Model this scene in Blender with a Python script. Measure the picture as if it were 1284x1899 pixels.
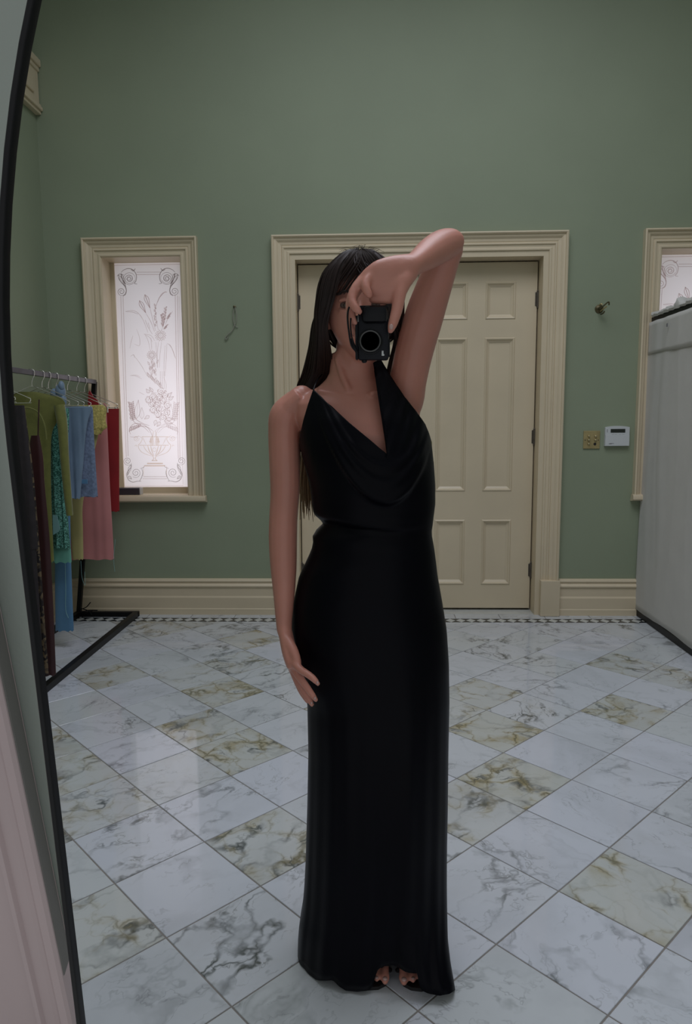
import bpy, bmesh, math, random
import numpy as np
from mathutils import Vector, Matrix
for o in list(bpy.data.objects): bpy.data.objects.remove(o)
S = bpy.context.scene; COL = S.collection
# ------------------------------------------------------------------ camera
F_PX, CAM_H = 1316.5, 1.34162
M = np.array([[0.9993304438, 0.0359064608, -0.0070278135],      # camera right, in the room
              [-0.0024749907, -0.1252997781, -0.9921158400],    # camera down
              [-0.0365039520, 0.9914689565, -0.1251270147]])    # camera forward
EYE = np.array([0.0, 0.0, CAM_H])
cd = bpy.data.cameras.new('camera'); cam = bpy.data.objects.new('camera', cd); COL.objects.link(cam)
cd.sensor_fit = 'VERTICAL'; cd.sensor_height = 36.0; cd.lens = 36.0 * F_PX / 1899.0; cd.clip_start = 0.02
mw = Matrix.Identity(4)
for i in range(3):
    mw[i][0] = M[0][i]; mw[i][1] = -M[1][i]; mw[i][2] = -M[2][i]; mw[i][3] = EYE[i]
cam.matrix_world = mw; S.camera = cam
# ------------------------------------------------------------------ light
wd = bpy.data.worlds.new('daylight'); S.world = wd; wd.use_nodes = True
bg = wd.node_tree.nodes['Background']; bg.inputs[0].default_value = (0.95, 0.98, 1.0, 1); bg.inputs[1].default_value = 0.46
def area(name, loc, target, sx, sy, power, col, spread=180):
    l = bpy.data.lights.new(name, 'AREA'); l.shape = 'RECTANGLE'; l.size = sx; l.size_y = sy; l.energy = power; l.color = col; l.spread = math.radians(spread)
    o = bpy.data.objects.new(name, l); COL.objects.link(o); o.location = loc
    o.rotation_euler = (Vector(target) - Vector(loc)).to_track_quat('-Z', 'Y').to_euler(); return o
area('unseen_top_light', (0.4, 2.2, 4.97), (0.4, 2.2, 0), 2.8, 2.5, 66, (0.92, 0.965, 1.09), 150)  # unseen overhead source, added to give top light on arms and floor
for wx_ in (-1.37, 2.33):            # brighter sky low outside each window
    area('window_daylight', (wx_ + .22, 5.85, 1.30), (wx_ + .1, 5.0, 1.35), .5, 1.0, 6.5, (1.0, .96, .99))
vs = S.view_settings; vs.view_transform = 'Standard'; vs.look = 'None'; vs.exposure = 0.0; vs.gamma = 1.0; vs.use_curve_mapping = False
# ------------------------------------------------------------------ measuring: a pixel of the photograph as a point on a real plane
def ray(x, y): return np.array([(x - 642) / F_PX, (y - 949.5) / F_PX, 1.0]) @ M
def onplane(x, y, n, d):
    v = ray(x, y); n = np.asarray(n, float); return EYE + v * ((d - n @ EYE) / (n @ v))
def P(x, y, Y): return onplane(x, y, (0, 1, 0), Y)
def PX(x, y, X): return onplane(x, y, (1, 0, 0), X)
def PZ(x, y, Z=0.0): return onplane(x, y, (0, 0, 1), Z)
# ------------------------------------------------------------------ materials
MATS = {}
def mat(name, col, rough=0.5, metal=0.0, spec=0.5, var=0.0, scale=8.0, bump=0.0, bscale=60.0, sheen=0.0, emit=None, es=0.0, coat=0.0, aniso=0.0):
    m = bpy.data.materials.new(name); m.use_nodes = True; nt = m.node_tree; b = nt.nodes['Principled BSDF']
    b.inputs['Base Color'].default_value = (*col, 1); b.inputs['Roughness'].default_value = rough; b.inputs['Metallic'].default_value = metal
    b.inputs['Specular IOR Level'].default_value = spec; b.inputs['Sheen Weight'].default_value = sheen; b.inputs['Coat Weight'].default_value = coat
    b.inputs['Anisotropic'].default_value = aniso
    if emit: b.inputs['Emission Color'].default_value = (*emit, 1); b.inputs['Emission Strength'].default_value = es
    if var or bump: tc = nt.nodes.new('ShaderNodeTexCoord')
    if var:
        n = nt.nodes.new('ShaderNodeTexNoise'); n.inputs['Scale'].default_value = scale; n.inputs['Detail'].default_value = 5
        nt.links.new(tc.outputs['Object'], n.inputs['Vector'])
        r = nt.nodes.new('ShaderNodeValToRGB'); r.color_ramp.elements[0].position = .3; r.color_ramp.elements[1].position = .7
        r.color_ramp.elements[0].color = (*[c * (1 - var) for c in col], 1); r.color_ramp.elements[1].color = (*[min(1, c * (1 + var)) for c in col], 1)
        nt.links.new(n.outputs['Fac'], r.inputs['Fac']); nt.links.new(r.outputs['Color'], b.inputs['Base Color'])
    if bump:
        n2 = nt.nodes.new('ShaderNodeTexNoise'); n2.inputs['Scale'].default_value = bscale; n2.inputs['Detail'].default_value = 4
        nt.links.new(tc.outputs['Object'], n2.inputs['Vector'])
        bp = nt.nodes.new('ShaderNodeBump'); bp.inputs['Strength'].default_value = bump; bp.inputs['Distance'].default_value = .004
        nt.links.new(n2.outputs['Fac'], bp.inputs['Height']); nt.links.new(bp.outputs['Normal'], b.inputs['Normal'])
    MATS[name] = m; return m
GREEN = mat('sage_green_paint', (.268, .310, .210), .62, var=.05, scale=1.3, bump=.08, bscale=90)
NEAR = mat('pale_sage_paint', (.30, .335, .30), .6, var=.04, scale=3, bump=.1, bscale=120)
CREAM = mat('cream_gloss_paint', (.66, .555, .39), .38, var=.035, scale=3)
PINKW = mat('pinkish_white_paint', (.47, .375, .375), .45, var=.04, scale=4)
GAP = mat('dark_gap', (.02, .017, .014), .8)
GROUT = mat('grey_grout', (.23, .21, .19), .85, var=.1, scale=30)
WHITEM = mat('white_marble_border', (.52, .53, .50), .22, var=.10, scale=9)
BLACKM = mat('black_marble_border', (.012, .016, .02), .25, var=.2, scale=20)
BRASS = mat('aged_brass', (.44, .355, .17), .38, metal=.45, var=.15, scale=20)
DARKBR = mat('tarnished_brass', (.11, .09, .045), .45, metal=.7, var=.3, scale=40)
IRON = mat('hinge_steel', (.13, .11, .09), .5, metal=.6, var=.2, scale=40)
BLACKMET = mat('black_powder_coat', (.006, .006, .007), .42, spec=.25, var=.15, scale=12)
RAIL = mat('scuffed_black_rail', (.050, .047, .060), .30, var=.3, scale=14)
WIRE = mat('chrome_wire', (.78, .76, .70), .22, metal=1.0)
WPLAST = mat('white_plastic', (.60, .62, .62), .4)
LCD = mat('dark_display', (.018, .024, .018), .25)
GREYP = mat('grey_print', (.16, .16, .17), .5)
BLACKP = mat('black_plastic', (.006, .006, .008), .38, spec=.22, bump=.12, bscale=400)
BLACKS = mat('black_camera_shell', (.006, .007, .011), .42, spec=.22, bump=.15, bscale=500)
LENSG = mat('lens_glass', (.004, .004, .007), .06, spec=.9)
SILVER = mat('silver_ring', (.10, .098, .095), .35, metal=.6)
SKIN = mat('skin', (.57, .25, .188), .42, spec=.5, var=.05, scale=14, bump=.04, bscale=220)
for k, v in (('Subsurface Weight', .12), ('Subsurface Scale', .012)): SKIN.node_tree.nodes['Principled BSDF'].inputs[k].default_value = v
NAIL = mat('pale_nail', (.52, .34, .31), .2, spec=.6)
LIP = mat('lip', (.30, .11, .10), .4)
EYEW = mat('eye_white', (.13, .09, .08), .4); IRIS = mat('iris', (.05, .03, .02), .15)
HAIR = mat('dark_brown_hair', (.024, .0125, .010), .48, spec=.3, var=.35, scale=9, aniso=.4)
HAIRT = mat('light_brown_hair_ends', (.27, .17, .09), .45, spec=.5, var=.25, scale=20)
SATIN = mat('black_navy_satin', (.0016, .0016, .0036), .38, spec=.09, sheen=.0, var=.1, scale=14, aniso=.35)
SANDAL = mat('black_leather', (.012, .010, .010), .4)
ROPE = mat('pale_cord', (.30, .30, .24), .8)
SHEET = mat('grey_white_cotton', (.57, .555, .52), .85, var=.03, scale=6, sheen=.15, bump=.15, bscale=300)
SILLBOX = mat('charcoal_box', (.045, .04, .048), .45)
BOXEND = mat('lit_box_end', (.5, .49, .47), .45)
# frosted, daylit window glass
def film(name, col, trans):
    m = bpy.data.materials.new(name); m.use_nodes = True; nt = m.node_tree; out = nt.nodes['Material Output']; nt.nodes.remove(nt.nodes['Principled BSDF'])
    t = nt.nodes.new('ShaderNodeBsdfTransparent' if trans else 'ShaderNodeBsdfTranslucent'); t.inputs[0].default_value = (*col, 1)
    d = nt.nodes.new('ShaderNodeBsdfDiffuse'); d.inputs[0].default_value = (.35, .33, .33, 1); mx = nt.nodes.new('ShaderNodeMixShader'); mx.inputs[0].default_value = .06 if trans else .12
    nt.links.new(t.outputs[0], mx.inputs[1]); nt.links.new(d.outputs[0], mx.inputs[2]); nt.links.new(mx.outputs[0], out.inputs[0]); MATS[name] = m; return m
PANE = film('frosted_glass', (.93, .87, .90), False)
ETCH = film('etched_line', (.66, .56, .55), True); ETCHD = film('deep_etched_line', (.38, .34, .33), True)
ETCHG = film('amber_etched_line', (.82, .70, .60), True); ETCHL = film('faint_etched_line', (.68, .585, .57), True)
def marble():
    m = bpy.data.materials.new('veined_marble'); m.use_nodes = True; nt = m.node_tree; N = nt.nodes; L = nt.links; b = N['Principled BSDF']
    def nd(t, **k):
        n = N.new(t)
        for a, v in k.items():
            if hasattr(n, a): setattr(n, a, v)
            else: n.inputs[a].default_value = v
        return n
    def mth(op, a, bb=None, clamp=False):
        n = N.new('ShaderNodeMath'); n.operation = op; n.use_clamp = clamp
        for i, v in enumerate((a, bb)):
            if v is None: continue
            if isinstance(v, (int, float)): n.inputs[i].default_value = v
            else: L.new(v, n.inputs[i])
        return n.outputs[0]
    tc = nd('ShaderNodeTexCoord'); oi = nd('ShaderNodeObjectInfo'); sp = nd('ShaderNodeSeparateColor'); L.new(oi.outputs['Color'], sp.inputs[0])
    rot = nd('ShaderNodeVectorRotate', rotation_type='Z_AXIS'); L.new(tc.outputs['Object'], rot.inputs['Vector'])
    L.new(mth('MULTIPLY', oi.outputs['Alpha'], 6.2832), rot.inputs['Angle'])
    cmb = nd('ShaderNodeCombineXYZ')
    for i, k in enumerate((37.0, 71.0, 13.0)): L.new(mth('MULTIPLY', oi.outputs['Random'], k), cmb.inputs[i])
    off = nd('ShaderNodeVectorMath', operation='ADD'); L.new(rot.outputs[0], off.inputs[0]); L.new(cmb.outputs[0], off.inputs[1])
    wn = nd('ShaderNodeTexNoise', Scale=5.5, Detail=4.0, Roughness=.62); L.new(off.outputs[0], wn.inputs['Vector'])
    wsub = nd('ShaderNodeVectorMath', operation='SUBTRACT'); L.new(wn.outputs['Color'], wsub.inputs[0]); wsub.inputs[1].default_value = (.5, .5, .5)
    wsc = nd('ShaderNodeVectorMath', operation='SCALE'); L.new(wsub.outputs[0], wsc.inputs[0]); wsc.inputs['Scale'].default_value = .17
    wp = nd('ShaderNodeVectorMath', operation='ADD'); L.new(off.outputs[0], wp.inputs[0]); L.new(wsc.outputs[0], wp.inputs[1])
    st = nd('ShaderNodeVectorMath', operation='MULTIPLY'); L.new(wp.outputs[0], st.inputs[0]); st.inputs[1].default_value = (.42, 1.0, 1.0)
    def vein(scale, width, det=2.0):
        n = nd('ShaderNodeTexNoise', Scale=scale, Detail=det, Roughness=.5); L.new(st.outputs[0], n.inputs['Vector'])
        a = mth('ABSOLUTE', mth('SUBTRACT', n.outputs['Fac'], .5))
        return mth('SUBTRACT', 1.0, mth('DIVIDE', a, width, True), True), n.outputs['Fac']
    fine, _ = vein(13.0, .016, 4.0); bold, bf = vein(5.2, .028); wide, wf = vein(4.3, .085)
    brk = nd('ShaderNodeTexNoise', Scale=7.0, Detail=3.0); L.new(off.outputs[0], brk.inputs['Vector'])
    br = mth('MULTIPLY', mth('SUBTRACT', brk.outputs['Fac'], .42, True), 5.0, True)
    cl = nd('ShaderNodeTexNoise', Scale=3.2, Detail=4.0); L.new(st.outputs[0], cl.inputs['Vector'])
    base = nd('ShaderNodeMix', data_type='RGBA'); base.inputs[6].default_value = (.55, .575, .585, 1); base.inputs[7].default_value = (.59, .61, .67, 1)
    L.new(sp.outputs['Blue'], base.inputs[0])
    c1 = nd('ShaderNodeMix', data_type='RGBA'); L.new(base.outputs[2], c1.inputs[6]); c1.inputs[7].default_value = (.37, .385, .405, 1)
    L.new(mth('MULTIPLY', mth('MULTIPLY', mth('SUBTRACT', cl.outputs['Fac'], .48, True), 4.0, True), .5), c1.inputs[0])
    c2 = nd('ShaderNodeMix', data_type='RGBA'); L.new(c1.outputs[2], c2.inputs[6]); c2.inputs[7].default_value = (.30, .31, .325, 1)
    L.new(mth('MULTIPLY', mth('MULTIPLY', fine, br), mth('ADD', mth('MULTIPLY', sp.outputs['Red'], .6), .45)), c2.inputs[0])
    # cream field and golden halo of the strongly veined tiles
    c3 = nd('ShaderNodeMix', data_type='RGBA'); L.new(c2.outputs[2], c3.inputs[6]); c3.inputs[7].default_value = (.47, .465, .385, 1)
    L.new(mth('MULTIPLY', sp.outputs['Green'], .45), c3.inputs[0])
    c4 = nd('ShaderNodeMix', data_type='RGBA'); L.new(c3.outputs[2], c4.inputs[6]); c4.inputs[7].default_value = (.33, .27, .12, 1)
    L.new(mth('MULTIPLY', mth('MULTIPLY', wide, sp.outputs['Green']), mth('ADD', mth('MULTIPLY', br, .6), .1)), c4.inputs[0])
    c5 = nd('ShaderNodeMix', data_type='RGBA'); L.new(c4.outputs[2], c5.inputs[6]); c5.inputs[7].default_value = (.055, .063, .06, 1)
    L.new(mth('MULTIPLY', mth('MULTIPLY', bold, mth('ADD', mth('MULTIPLY', br, .75), .2)), sp.outputs['Red']), c5.inputs[0])
    vo = nd('ShaderNodeTexVoronoi', feature='DISTANCE_TO_EDGE'); L.new(wp.outputs[0], vo.inputs['Vector']); vo.inputs['Scale'].default_value = 8.5
    wv = mth('ADD', .012, mth('MULTIPLY', mth('SUBTRACT', brk.outputs['Fac'], .40, True), .22))
    ed = mth('SUBTRACT', 1.0, mth('DIVIDE', vo.outputs['Distance'], wv, True), True); edw = mth('SUBTRACT', 1.0, mth('DIVIDE', vo.outputs['Distance'], mth('MULTIPLY', wv, 3.0), True), True)
    c7 = nd('ShaderNodeMix', data_type='RGBA'); L.new(c5.outputs[2], c7.inputs[6]); c7.inputs[7].default_value = (.37, .30, .13, 1)
    L.new(mth('MULTIPLY', mth('MULTIPLY', edw, sp.outputs['Green']), mth('ADD', mth('MULTIPLY', br, .75), .1)), c7.inputs[0])
    c8 = nd('ShaderNodeMix', data_type='RGBA'); L.new(c7.outputs[2], c8.inputs[6]); c8.inputs[7].default_value = (.11, .11, .085, 1)
    L.new(mth('MULTIPLY', mth('MULTIPLY', ed, mth('ADD', mth('MULTIPLY', br, .8), .08)), mth('MULTIPLY', sp.outputs['Green'], .95)), c8.inputs[0])
    bx, _ = vein(9.0, .03)
    c6 = nd('ShaderNodeMix', data_type='RGBA'); L.new(c8.outputs[2], c6.inputs[6]); c6.inputs[7].default_value = (.09, .10, .095, 1)
    patch = mth('MULTIPLY', mth('SUBTRACT', brk.outputs['Fac'], .54, True), 9.0, True)
    L.new(mth('MULTIPLY', mth('MULTIPLY', bx, patch), mth('MULTIPLY', sp.outputs['Red'], .9)), c6.inputs[0])
    L.new(c6.outputs[2], b.inputs['Base Color']); b.inputs['Roughness'].default_value = .05; b.inputs['Specular IOR Level'].default_value = .5
    return m
MARBLE = marble()
# ------------------------------------------------------------------ object helpers
def link(o, parent=None):
    COL.objects.link(o)
    if parent: o.parent = parent
    return o
def obj(name, V, Fc, m, parent=None, smooth=False):
    me = bpy.data.meshes.new(name); me.from_pydata([tuple(map(float, v)) for v in V], [], [tuple(f) for f in Fc]); me.validate()
    o = bpy.data.objects.new(name, me)
    for mm in (m if isinstance(m, (list, tuple)) else [m]): me.materials.append(mm)
    if smooth: me.polygons.foreach_set('use_smooth', [True] * len(me.polygons))
    return link(o, parent)
def world_child(o, root):          # root has only a location: keep the mesh where it was measured
    o.parent = root; o.location = -root.location; return o
def empty(name, loc=(0, 0, 0)):
    o = bpy.data.objects.new(name, None); o.location = Vector([float(c) for c in loc]); o.empty_display_size = .1; return link(o)
def tag(o, label, cat, group=None):
    o['label'] = label; o['category'] = cat
    if group: o['group'] = group
    return o
def struct(o, label=None):
    o['kind'] = 'structure'
    if label: o['label'] = label
    return o
class MB:
    def __init__(s): s.V = []; s.F = []
    def add(s, V, Fc):
        n = len(s.V); s.V += [tuple(map(float, v)) for v in V]; s.F += [tuple(i + n for i in f) for f in Fc]; return s
    def box(s, lo, hi, bev=0.0):
        bm = bmesh.new(); bmesh.ops.create_cube(bm, size=1)
        c = [(a + b) / 2 for a, b in zip(lo, hi)]; d = [abs(b - a) for a, b in zip(lo, hi)]
        for v in bm.verts: v.co = Vector([v.co[i] * d[i] + c[i] for i in range(3)])
        if bev: bmesh.ops.bevel(bm, geom=bm.edges[:], offset=min(bev, min(d) * .45), segments=2, affect='EDGES', profile=.5)
        bm.verts.index_update(); s.add([v.co for v in bm.verts], [[v.index for v in f.verts] for f in bm.faces]); bm.free(); return s
    def tube(s, pts, r, n=10, cap=True, flat=None):
        pts = [Vector([float(c) for c in p]) for p in pts]; k = len(pts)
        if not isinstance(r, (list, tuple)): r = [r] * k
        V = []; t0 = (pts[1] - pts[0]).normalized()
        ref = Vector((0, 0, 1)) if abs(t0.z) < .9 else Vector((1, 0, 0)); u = t0.cross(ref).normalized()
        for i, p in enumerate(pts):
            t = (pts[min(i + 1, k - 1)] - pts[max(i - 1, 0)]).normalized()
            u = (u - t * u.dot(t)).normalized(); w = t.cross(u)
            for j in range(n):
                a = 2 * math.pi * j / n; V.append(p + (u * math.cos(a) + w * math.sin(a)) * r[i])
        Fc = [(i * n + j, i * n + (j + 1) % n, (i + 1) * n + (j + 1) % n, (i + 1) * n + j) for i in range(k - 1) for j in range(n)]
        if cap: Fc += [tuple(range(n - 1, -1, -1)), tuple((k - 1) * n + j for j in range(n))]
        return s.add(V, Fc)
    def lathe(s, prof, o, axis, n=28):
        axis = Vector(axis).normalized(); o = Vector([float(c) for c in o]); ref = Vector((0, 0, 1)) if abs(axis.z) < .9 else Vector((1, 0, 0))
        u = axis.cross(ref).normalized(); w = axis.cross(u); V = []
        for r, h in prof:
            for j in range(n):
                a = 2 * math.pi * j / n; V.append(o + axis * h + (u * math.cos(a) + w * math.sin(a)) * r)
        k = len(prof); Fc = [(i * n + j, (i + 1) * n + j, (i + 1) * n + (j + 1) % n, i * n + (j + 1) % n) for i in range(k - 1) for j in range(n)]
        Fc += [tuple(range(n)), tuple((k - 1) * n + j for j in range(n - 1, -1, -1))]
        return s.add(V, Fc)
    def ell(s, c, r, n=16, mrings=10, rot=None):
        V = []; Fc = []
        for i in range(mrings + 1):
            a = math.pi * i / mrings
            for j in range(n):
                b = 2 * math.pi * j / n; v = Vector((r[0] * math.sin(a) * math.cos(b), r[1] * math.sin(a) * math.sin(b), r[2] * math.cos(a)))
                if rot: v = rot @ v
                V.append(v + Vector([float(q) for q in c]))
        for i in range(mrings):
            for j in range(n): Fc.append((i * n + j, (i + 1) * n + j, (i + 1) * n + (j + 1) % n, i * n + (j + 1) % n))
        return s.add(V, Fc)
    def strip(s, pts, w, nrm, up):      # flat ribbon of a drawn line, in the plane with normal nrm, raised by up
        pts = [Vector([float(c) for c in p]) for p in pts]; k = len(pts); V = []
        if not isinstance(w, (list, tuple)): w = [w] * k
        for i, p in enumerate(pts):
            t = pts[min(i + 1, k - 1)] - pts[max(i - 1, 0)]
            if t.length < 1e-9: t = Vector((1, 0, 0))
            sd = t.normalized().cross(nrm) * w[i] * .5; V += [p + nrm * up + sd, p + nrm * up - sd]
        return s.add(V, [(2 * i, 2 * i + 1, 2 * i + 3, 2 * i + 2) for i in range(k - 1)])
    def build(s, name, m, parent=None, smooth=False, fix=True):
        o = obj(name, s.V, s.F, m, parent, smooth)
        if fix:
            bm = bmesh.new(); bm.from_mesh(o.data); bmesh.ops.recalc_face_normals(bm, faces=bm.faces[:]); bm.to_mesh(o.data); bm.free()
        if smooth and hasattr(o.data, 'set_sharp_from_angle'): o.data.set_sharp_from_angle(angle=math.radians(40))
        return o
def catmull(pts, n=6):
    pts = [np.asarray(p, float) for p in pts]; q = [2 * pts[0] - pts[1]] + pts + [2 * pts[-1] - pts[-2]]; out = []
    for i in range(1, len(q) - 2):
        for k in range(n):
            t = k / n; a, b, c, d = q[i - 1:i + 3]
            out.append(.5 * (2 * b + (c - a) * t + (2 * a - 5 * b + 4 * c - d) * t * t + (3 * b - a - 3 * c + d) * t ** 3))
    out.append(pts[-1]); return out
def sweep(profile, path, closed, inward):
    """mitred moulding on a wall plane x-z: profile (distance outwards from the opening, depth out of the wall); path corner points (x, z)."""
    n = len(path); k = len(profile); V = []
    for i, p in enumerate(path):
        p = Vector(p)
        d0 = (p - Vector(path[i - 1])).normalized() if (closed or i > 0) else None
        d1 = (Vector(path[(i + 1) % n]) - p).normalized() if (closed or i < n - 1) else None
        d0 = d0 or d1; d1 = d1 or d0
        n0 = Vector((-d0.y, d0.x)); n1 = Vector((-d1.y, d1.x)); mt = (n0 + n1).normalized(); mt = mt / max(.2, mt.dot(n0))
        for u, d in profile: V.append((p.x + mt.x * u * inward, WALL - d, p.y + mt.y * u * inward))
    Fc = []
    for i in range(n if closed else n - 1):
        a = i * k; b = ((i + 1) % n) * k
        for j in range(k - 1): Fc.append((a + j, a + j + 1, b + j + 1, b + j))
    if not closed: Fc += [tuple(range(k)), tuple((n - 1) * k + j for j in range(k - 1, -1, -1))]
    return MB().add(V, Fc)
random.seed(7); rng = np.random.default_rng(7)
# ================================================================== the room seen in the mirror
WALL = 4.88; LEFT = -2.20; RIGHT = 3.5; TOP = 5.0; FRONT = 0.80
W1 = (-1.930, -1.157, 2.570); W2 = (1.772, 2.545, 2.560); WC = .118; SILL = .835
DX0, DX1, DTOP = -.659, 1.282, 2.568; DC = .118
wx = (W1[0] + WC, W1[1] - WC); wx2 = (W2[0] + WC, W2[1] - WC); dx = (DX0 + DC, DX1 - DC); wtop = 2.452; dtop = DTOP - DC
def wall_back():
    xs = sorted([LEFT - .1, *wx, *dx, *wx2, RIGHT]); zs = sorted([-.02, SILL, wtop, dtop, TOP])
    mb = MB(); th = .30
    for i in range(len(xs) - 1):
        for j in range(len(zs) - 1):
            cx = (xs[i] + xs[i + 1]) / 2; cz = (zs[j] + zs[j + 1]) / 2
            hole = any(a < cx < b for a, b in (wx, wx2)) and SILL < cz < wtop or (dx[0] < cx < dx[1] and cz < dtop)
            if hole: continue
            mb.box((xs[i], WALL, zs[j]), (xs[i + 1], WALL + th, zs[j + 1]))
    bm = bmesh.new(); me = bpy.data.meshes.new('t'); me.from_pydata(mb.V, [], mb.F); bm.from_mesh(me)
    bmesh.ops.remove_doubles(bm, verts=bm.verts[:], dist=1e-4)
    dup = {}
    for f in bm.faces: dup.setdefault(tuple(sorted(v.index for v in f.verts)), []).append(f)
    bmesh.ops.delete(bm, geom=[f for fs in dup.values() if len(fs) > 1 for f in fs], context='FACES')
    bmesh.ops.dissolve_limit(bm, angle_limit=.01, verts=bm.verts[:], edges=bm.edges[:]); bm.to_mesh(me); bm.free()
    me.name = 'wall_back'; me.materials.append(GREEN); return struct(link(bpy.data.objects.new('wall_back', me)), 'sage green painted wall with door and two windows')
wall_back()
struct(MB().box((LEFT - .1, FRONT, -.02), (LEFT, WALL, TOP)).build('wall_left', GREEN), 'sage green side wall behind the clothes rail')
struct(MB().box((RIGHT, FRONT, -.02), (RIGHT + .1, WALL + .3, TOP)).build('wall_right', GREEN))
# unseen ceiling, with a roof opening added for the top light
ce = MB(); lx0, lx1, ly0, ly1 = -1.0, 1.8, .95, 3.5
for lo, hi in (((LEFT - .1, FRONT, TOP), (lx0, WALL + .3, TOP + .1)), ((lx1, FRONT, TOP), (RIGHT + .1, WALL + .3, TOP + .1)),
               ((lx0, FRONT, TOP), (lx1, ly0, TOP + .1)), ((lx0, ly1, TOP), (lx1, WALL + .3, TOP + .1))): ce.box(lo, hi)
struct(ce.build('ceiling', mat('white_ceiling', (.62, .62, .60), .8)), 'plain ceiling with a square opening added for top light')
# ---- floor: grout bed, marble tiles laid diagonally, black and white border, square tiles against the wall
floor = struct(MB().box((LEFT - .1, FRONT + .03, -.06), (RIGHT + .1, WALL + .3, -.0022)).build('floor', GROUT), 'polished marble tile floor laid diagonally')
T = .305; GAPW = .0042; G0 = np.array([0.5343921, 2.77349502]); e1 = np.array([1, 1]) / math.sqrt(2); e2 = np.array([1, -1]) / math.sqrt(2)
def tile_mesh(poly, name, z0=-.012, z1=0.0, bev=.0012):
    bm = bmesh.new(); lo = [bm.verts.new((p[0], p[1], z0)) for p in poly]; mid = [bm.verts.new((p[0], p[1], z1 - bev)) for p in poly]
    c = np.mean(poly, 0); tp = []
    for p in poly:
        d = np.array(p) - c; l = np.linalg.norm(d); q = c + d * (1 - bev * 1.4 / max(l, .004)); tp.append(bm.verts.new((q[0], q[1], z1)))
    k = len(poly); bm.faces.new(tp)
    for i in range(k):
        j = (i + 1) % k; bm.faces.new((lo[i], lo[j], mid[j], mid[i])); bm.faces.new((mid[i], mid[j], tp[j], tp[i]))
    bmesh.ops.recalc_face_normals(bm, faces=bm.faces[:]); me = bpy.data.meshes.new(name); bm.to_mesh(me); bm.free(); return me
def clip(poly, n, d):
    out = []
    for i in range(len(poly)):
        a, b = poly[i], poly[(i + 1) % len(poly)]; da, db = np.dot(a, n) - d, np.dot(b, n) - d
        if da <= 0: out.append(a)
        if da * db < 0: out.append(a + (b - a) * (da / (da - db)))
    return out
BY0, BY1 = 4.682, 4.768
h = (T - GAPW) / 2; full = [(-h, -h), (h, -h), (h, h), (-h, h)]
full = [np.array(p[0] * e1 + p[1] * e2) for p in full]; full_me = tile_mesh(full, 'tile'); full_me.materials.append(MARBLE)
GOLD = {(0, -1): (1, 1, .0, .03), (-1, 0): (1, 1, .0, .95), (2, 0): (.95, .8, .1, .86), (1, -1): (1, .12, .6, .28), (-3, -3): (.9, .85, .1, .05), (-3, -4): (.85, .7, .2, .30),
        (-2, -5): (.55, .75, .3, .92), (-1, -6): (.9, .35, .4, .86), (0, -7): (.6, .8, .3, .9), (-5, -5): (.85, .8, .2, .92), (-6, -1): (1, .6, .1, .88), (-4, -1): (1, .55, .3, .84),
        (-5, 0): (1, .05, .6, .87), (-2, 2): (.5, .75, .0, .2), (-1, 2): (1, .05, .8, .62), (-5, -2): (.8, .05, .9, .9), (5, -2): (.35, .0, .9, .1), (4, -1): (.9, .5, .3, .6),
        (3, -3): (1, .1, .5, .2), (2, -2): (.9, .05, .7, .93), (1, -2): (.55, .65, .1, .95), (6, -2): (1, .1, .4, .7), (5, -3): (.75, .05, .6, .12), (4, -4): (.75, .05, .5, .95),
        (-5, -1): (.25, .0, .8, .9), (-4, -3): (.5, .1, .4, .9), (-4, -2): (.8, .0, .9, .86), (-2, -6): (.45, .3, .3, .86), (-3, -7): (.5, .6, .2, .92), (-3, -2): (.15, .0, 1, .3), (2, -1): (.5, .0, .7, .2),
        (0, 0): (.10, .0, 1, .3), (-1, 1): (.08, .0, 1, .7), (0, 1): (.35, .0, .8, .5), (1, 1): (.1, .0, 1, .1), (-2, 1): (.45, .0, .95, .6), (3, -1): (.06, .0, .8, .2), (-3, 1): (.55, .0, .7, .4), (-3, 2): (.7, .0, .9, .3), (-4, 1): (.8, .0, .8, .45)}
ti = 0
for i in range(-14, 15):
    for j in range(-14, 16):
        c = G0 + T * ((i + .5) * e1 - (j + .5) * e1[0] * np.array([-1, 1]))
        poly = [c + p for p in full]
        if c[1] < 1.02 or c[1] > BY0 + .25 or c[0] > 2.9 or c[0] < LEFT - .25: continue
        if abs(c[0]) > .62 * c[1] + .55: continue
        q = clip(clip(poly, np.array([0, 1.]), BY0 - .003), np.array([-1., 0]), -LEFT - .002)
        if len(q) < 3: continue
        ar = .5 * abs(sum(q[k][0] * q[(k + 1) % len(q)][1] - q[(k + 1) % len(q)][0] * q[k][1] for k in range(len(q))))
        if ar < .0015: continue
        if len(q) == 4 and ar > T * T * .96: me = full_me
        else: me = tile_mesh([p - c for p in q], 'tile_cut'); me.materials.append(MARBLE)
        o = link(bpy.data.objects.new('tile', me), floor); o.location = (c[0], c[1], random.uniform(-.0003, .0003))
        r = random.random()
        if (i, j) in GOLD: o.color = GOLD[(i, j)]
        elif r < .12: o.color = (.9, .5, random.random() * .5, .85 + .2 * random.random())
        elif r < .35: o.color = (.75, .05, random.random(), .82 + .25 * random.random())
        else: o.color = (.15 + .35 * random.random(), .0, random.random(), .8 + .3 * random.random())
        ti += 1
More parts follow.
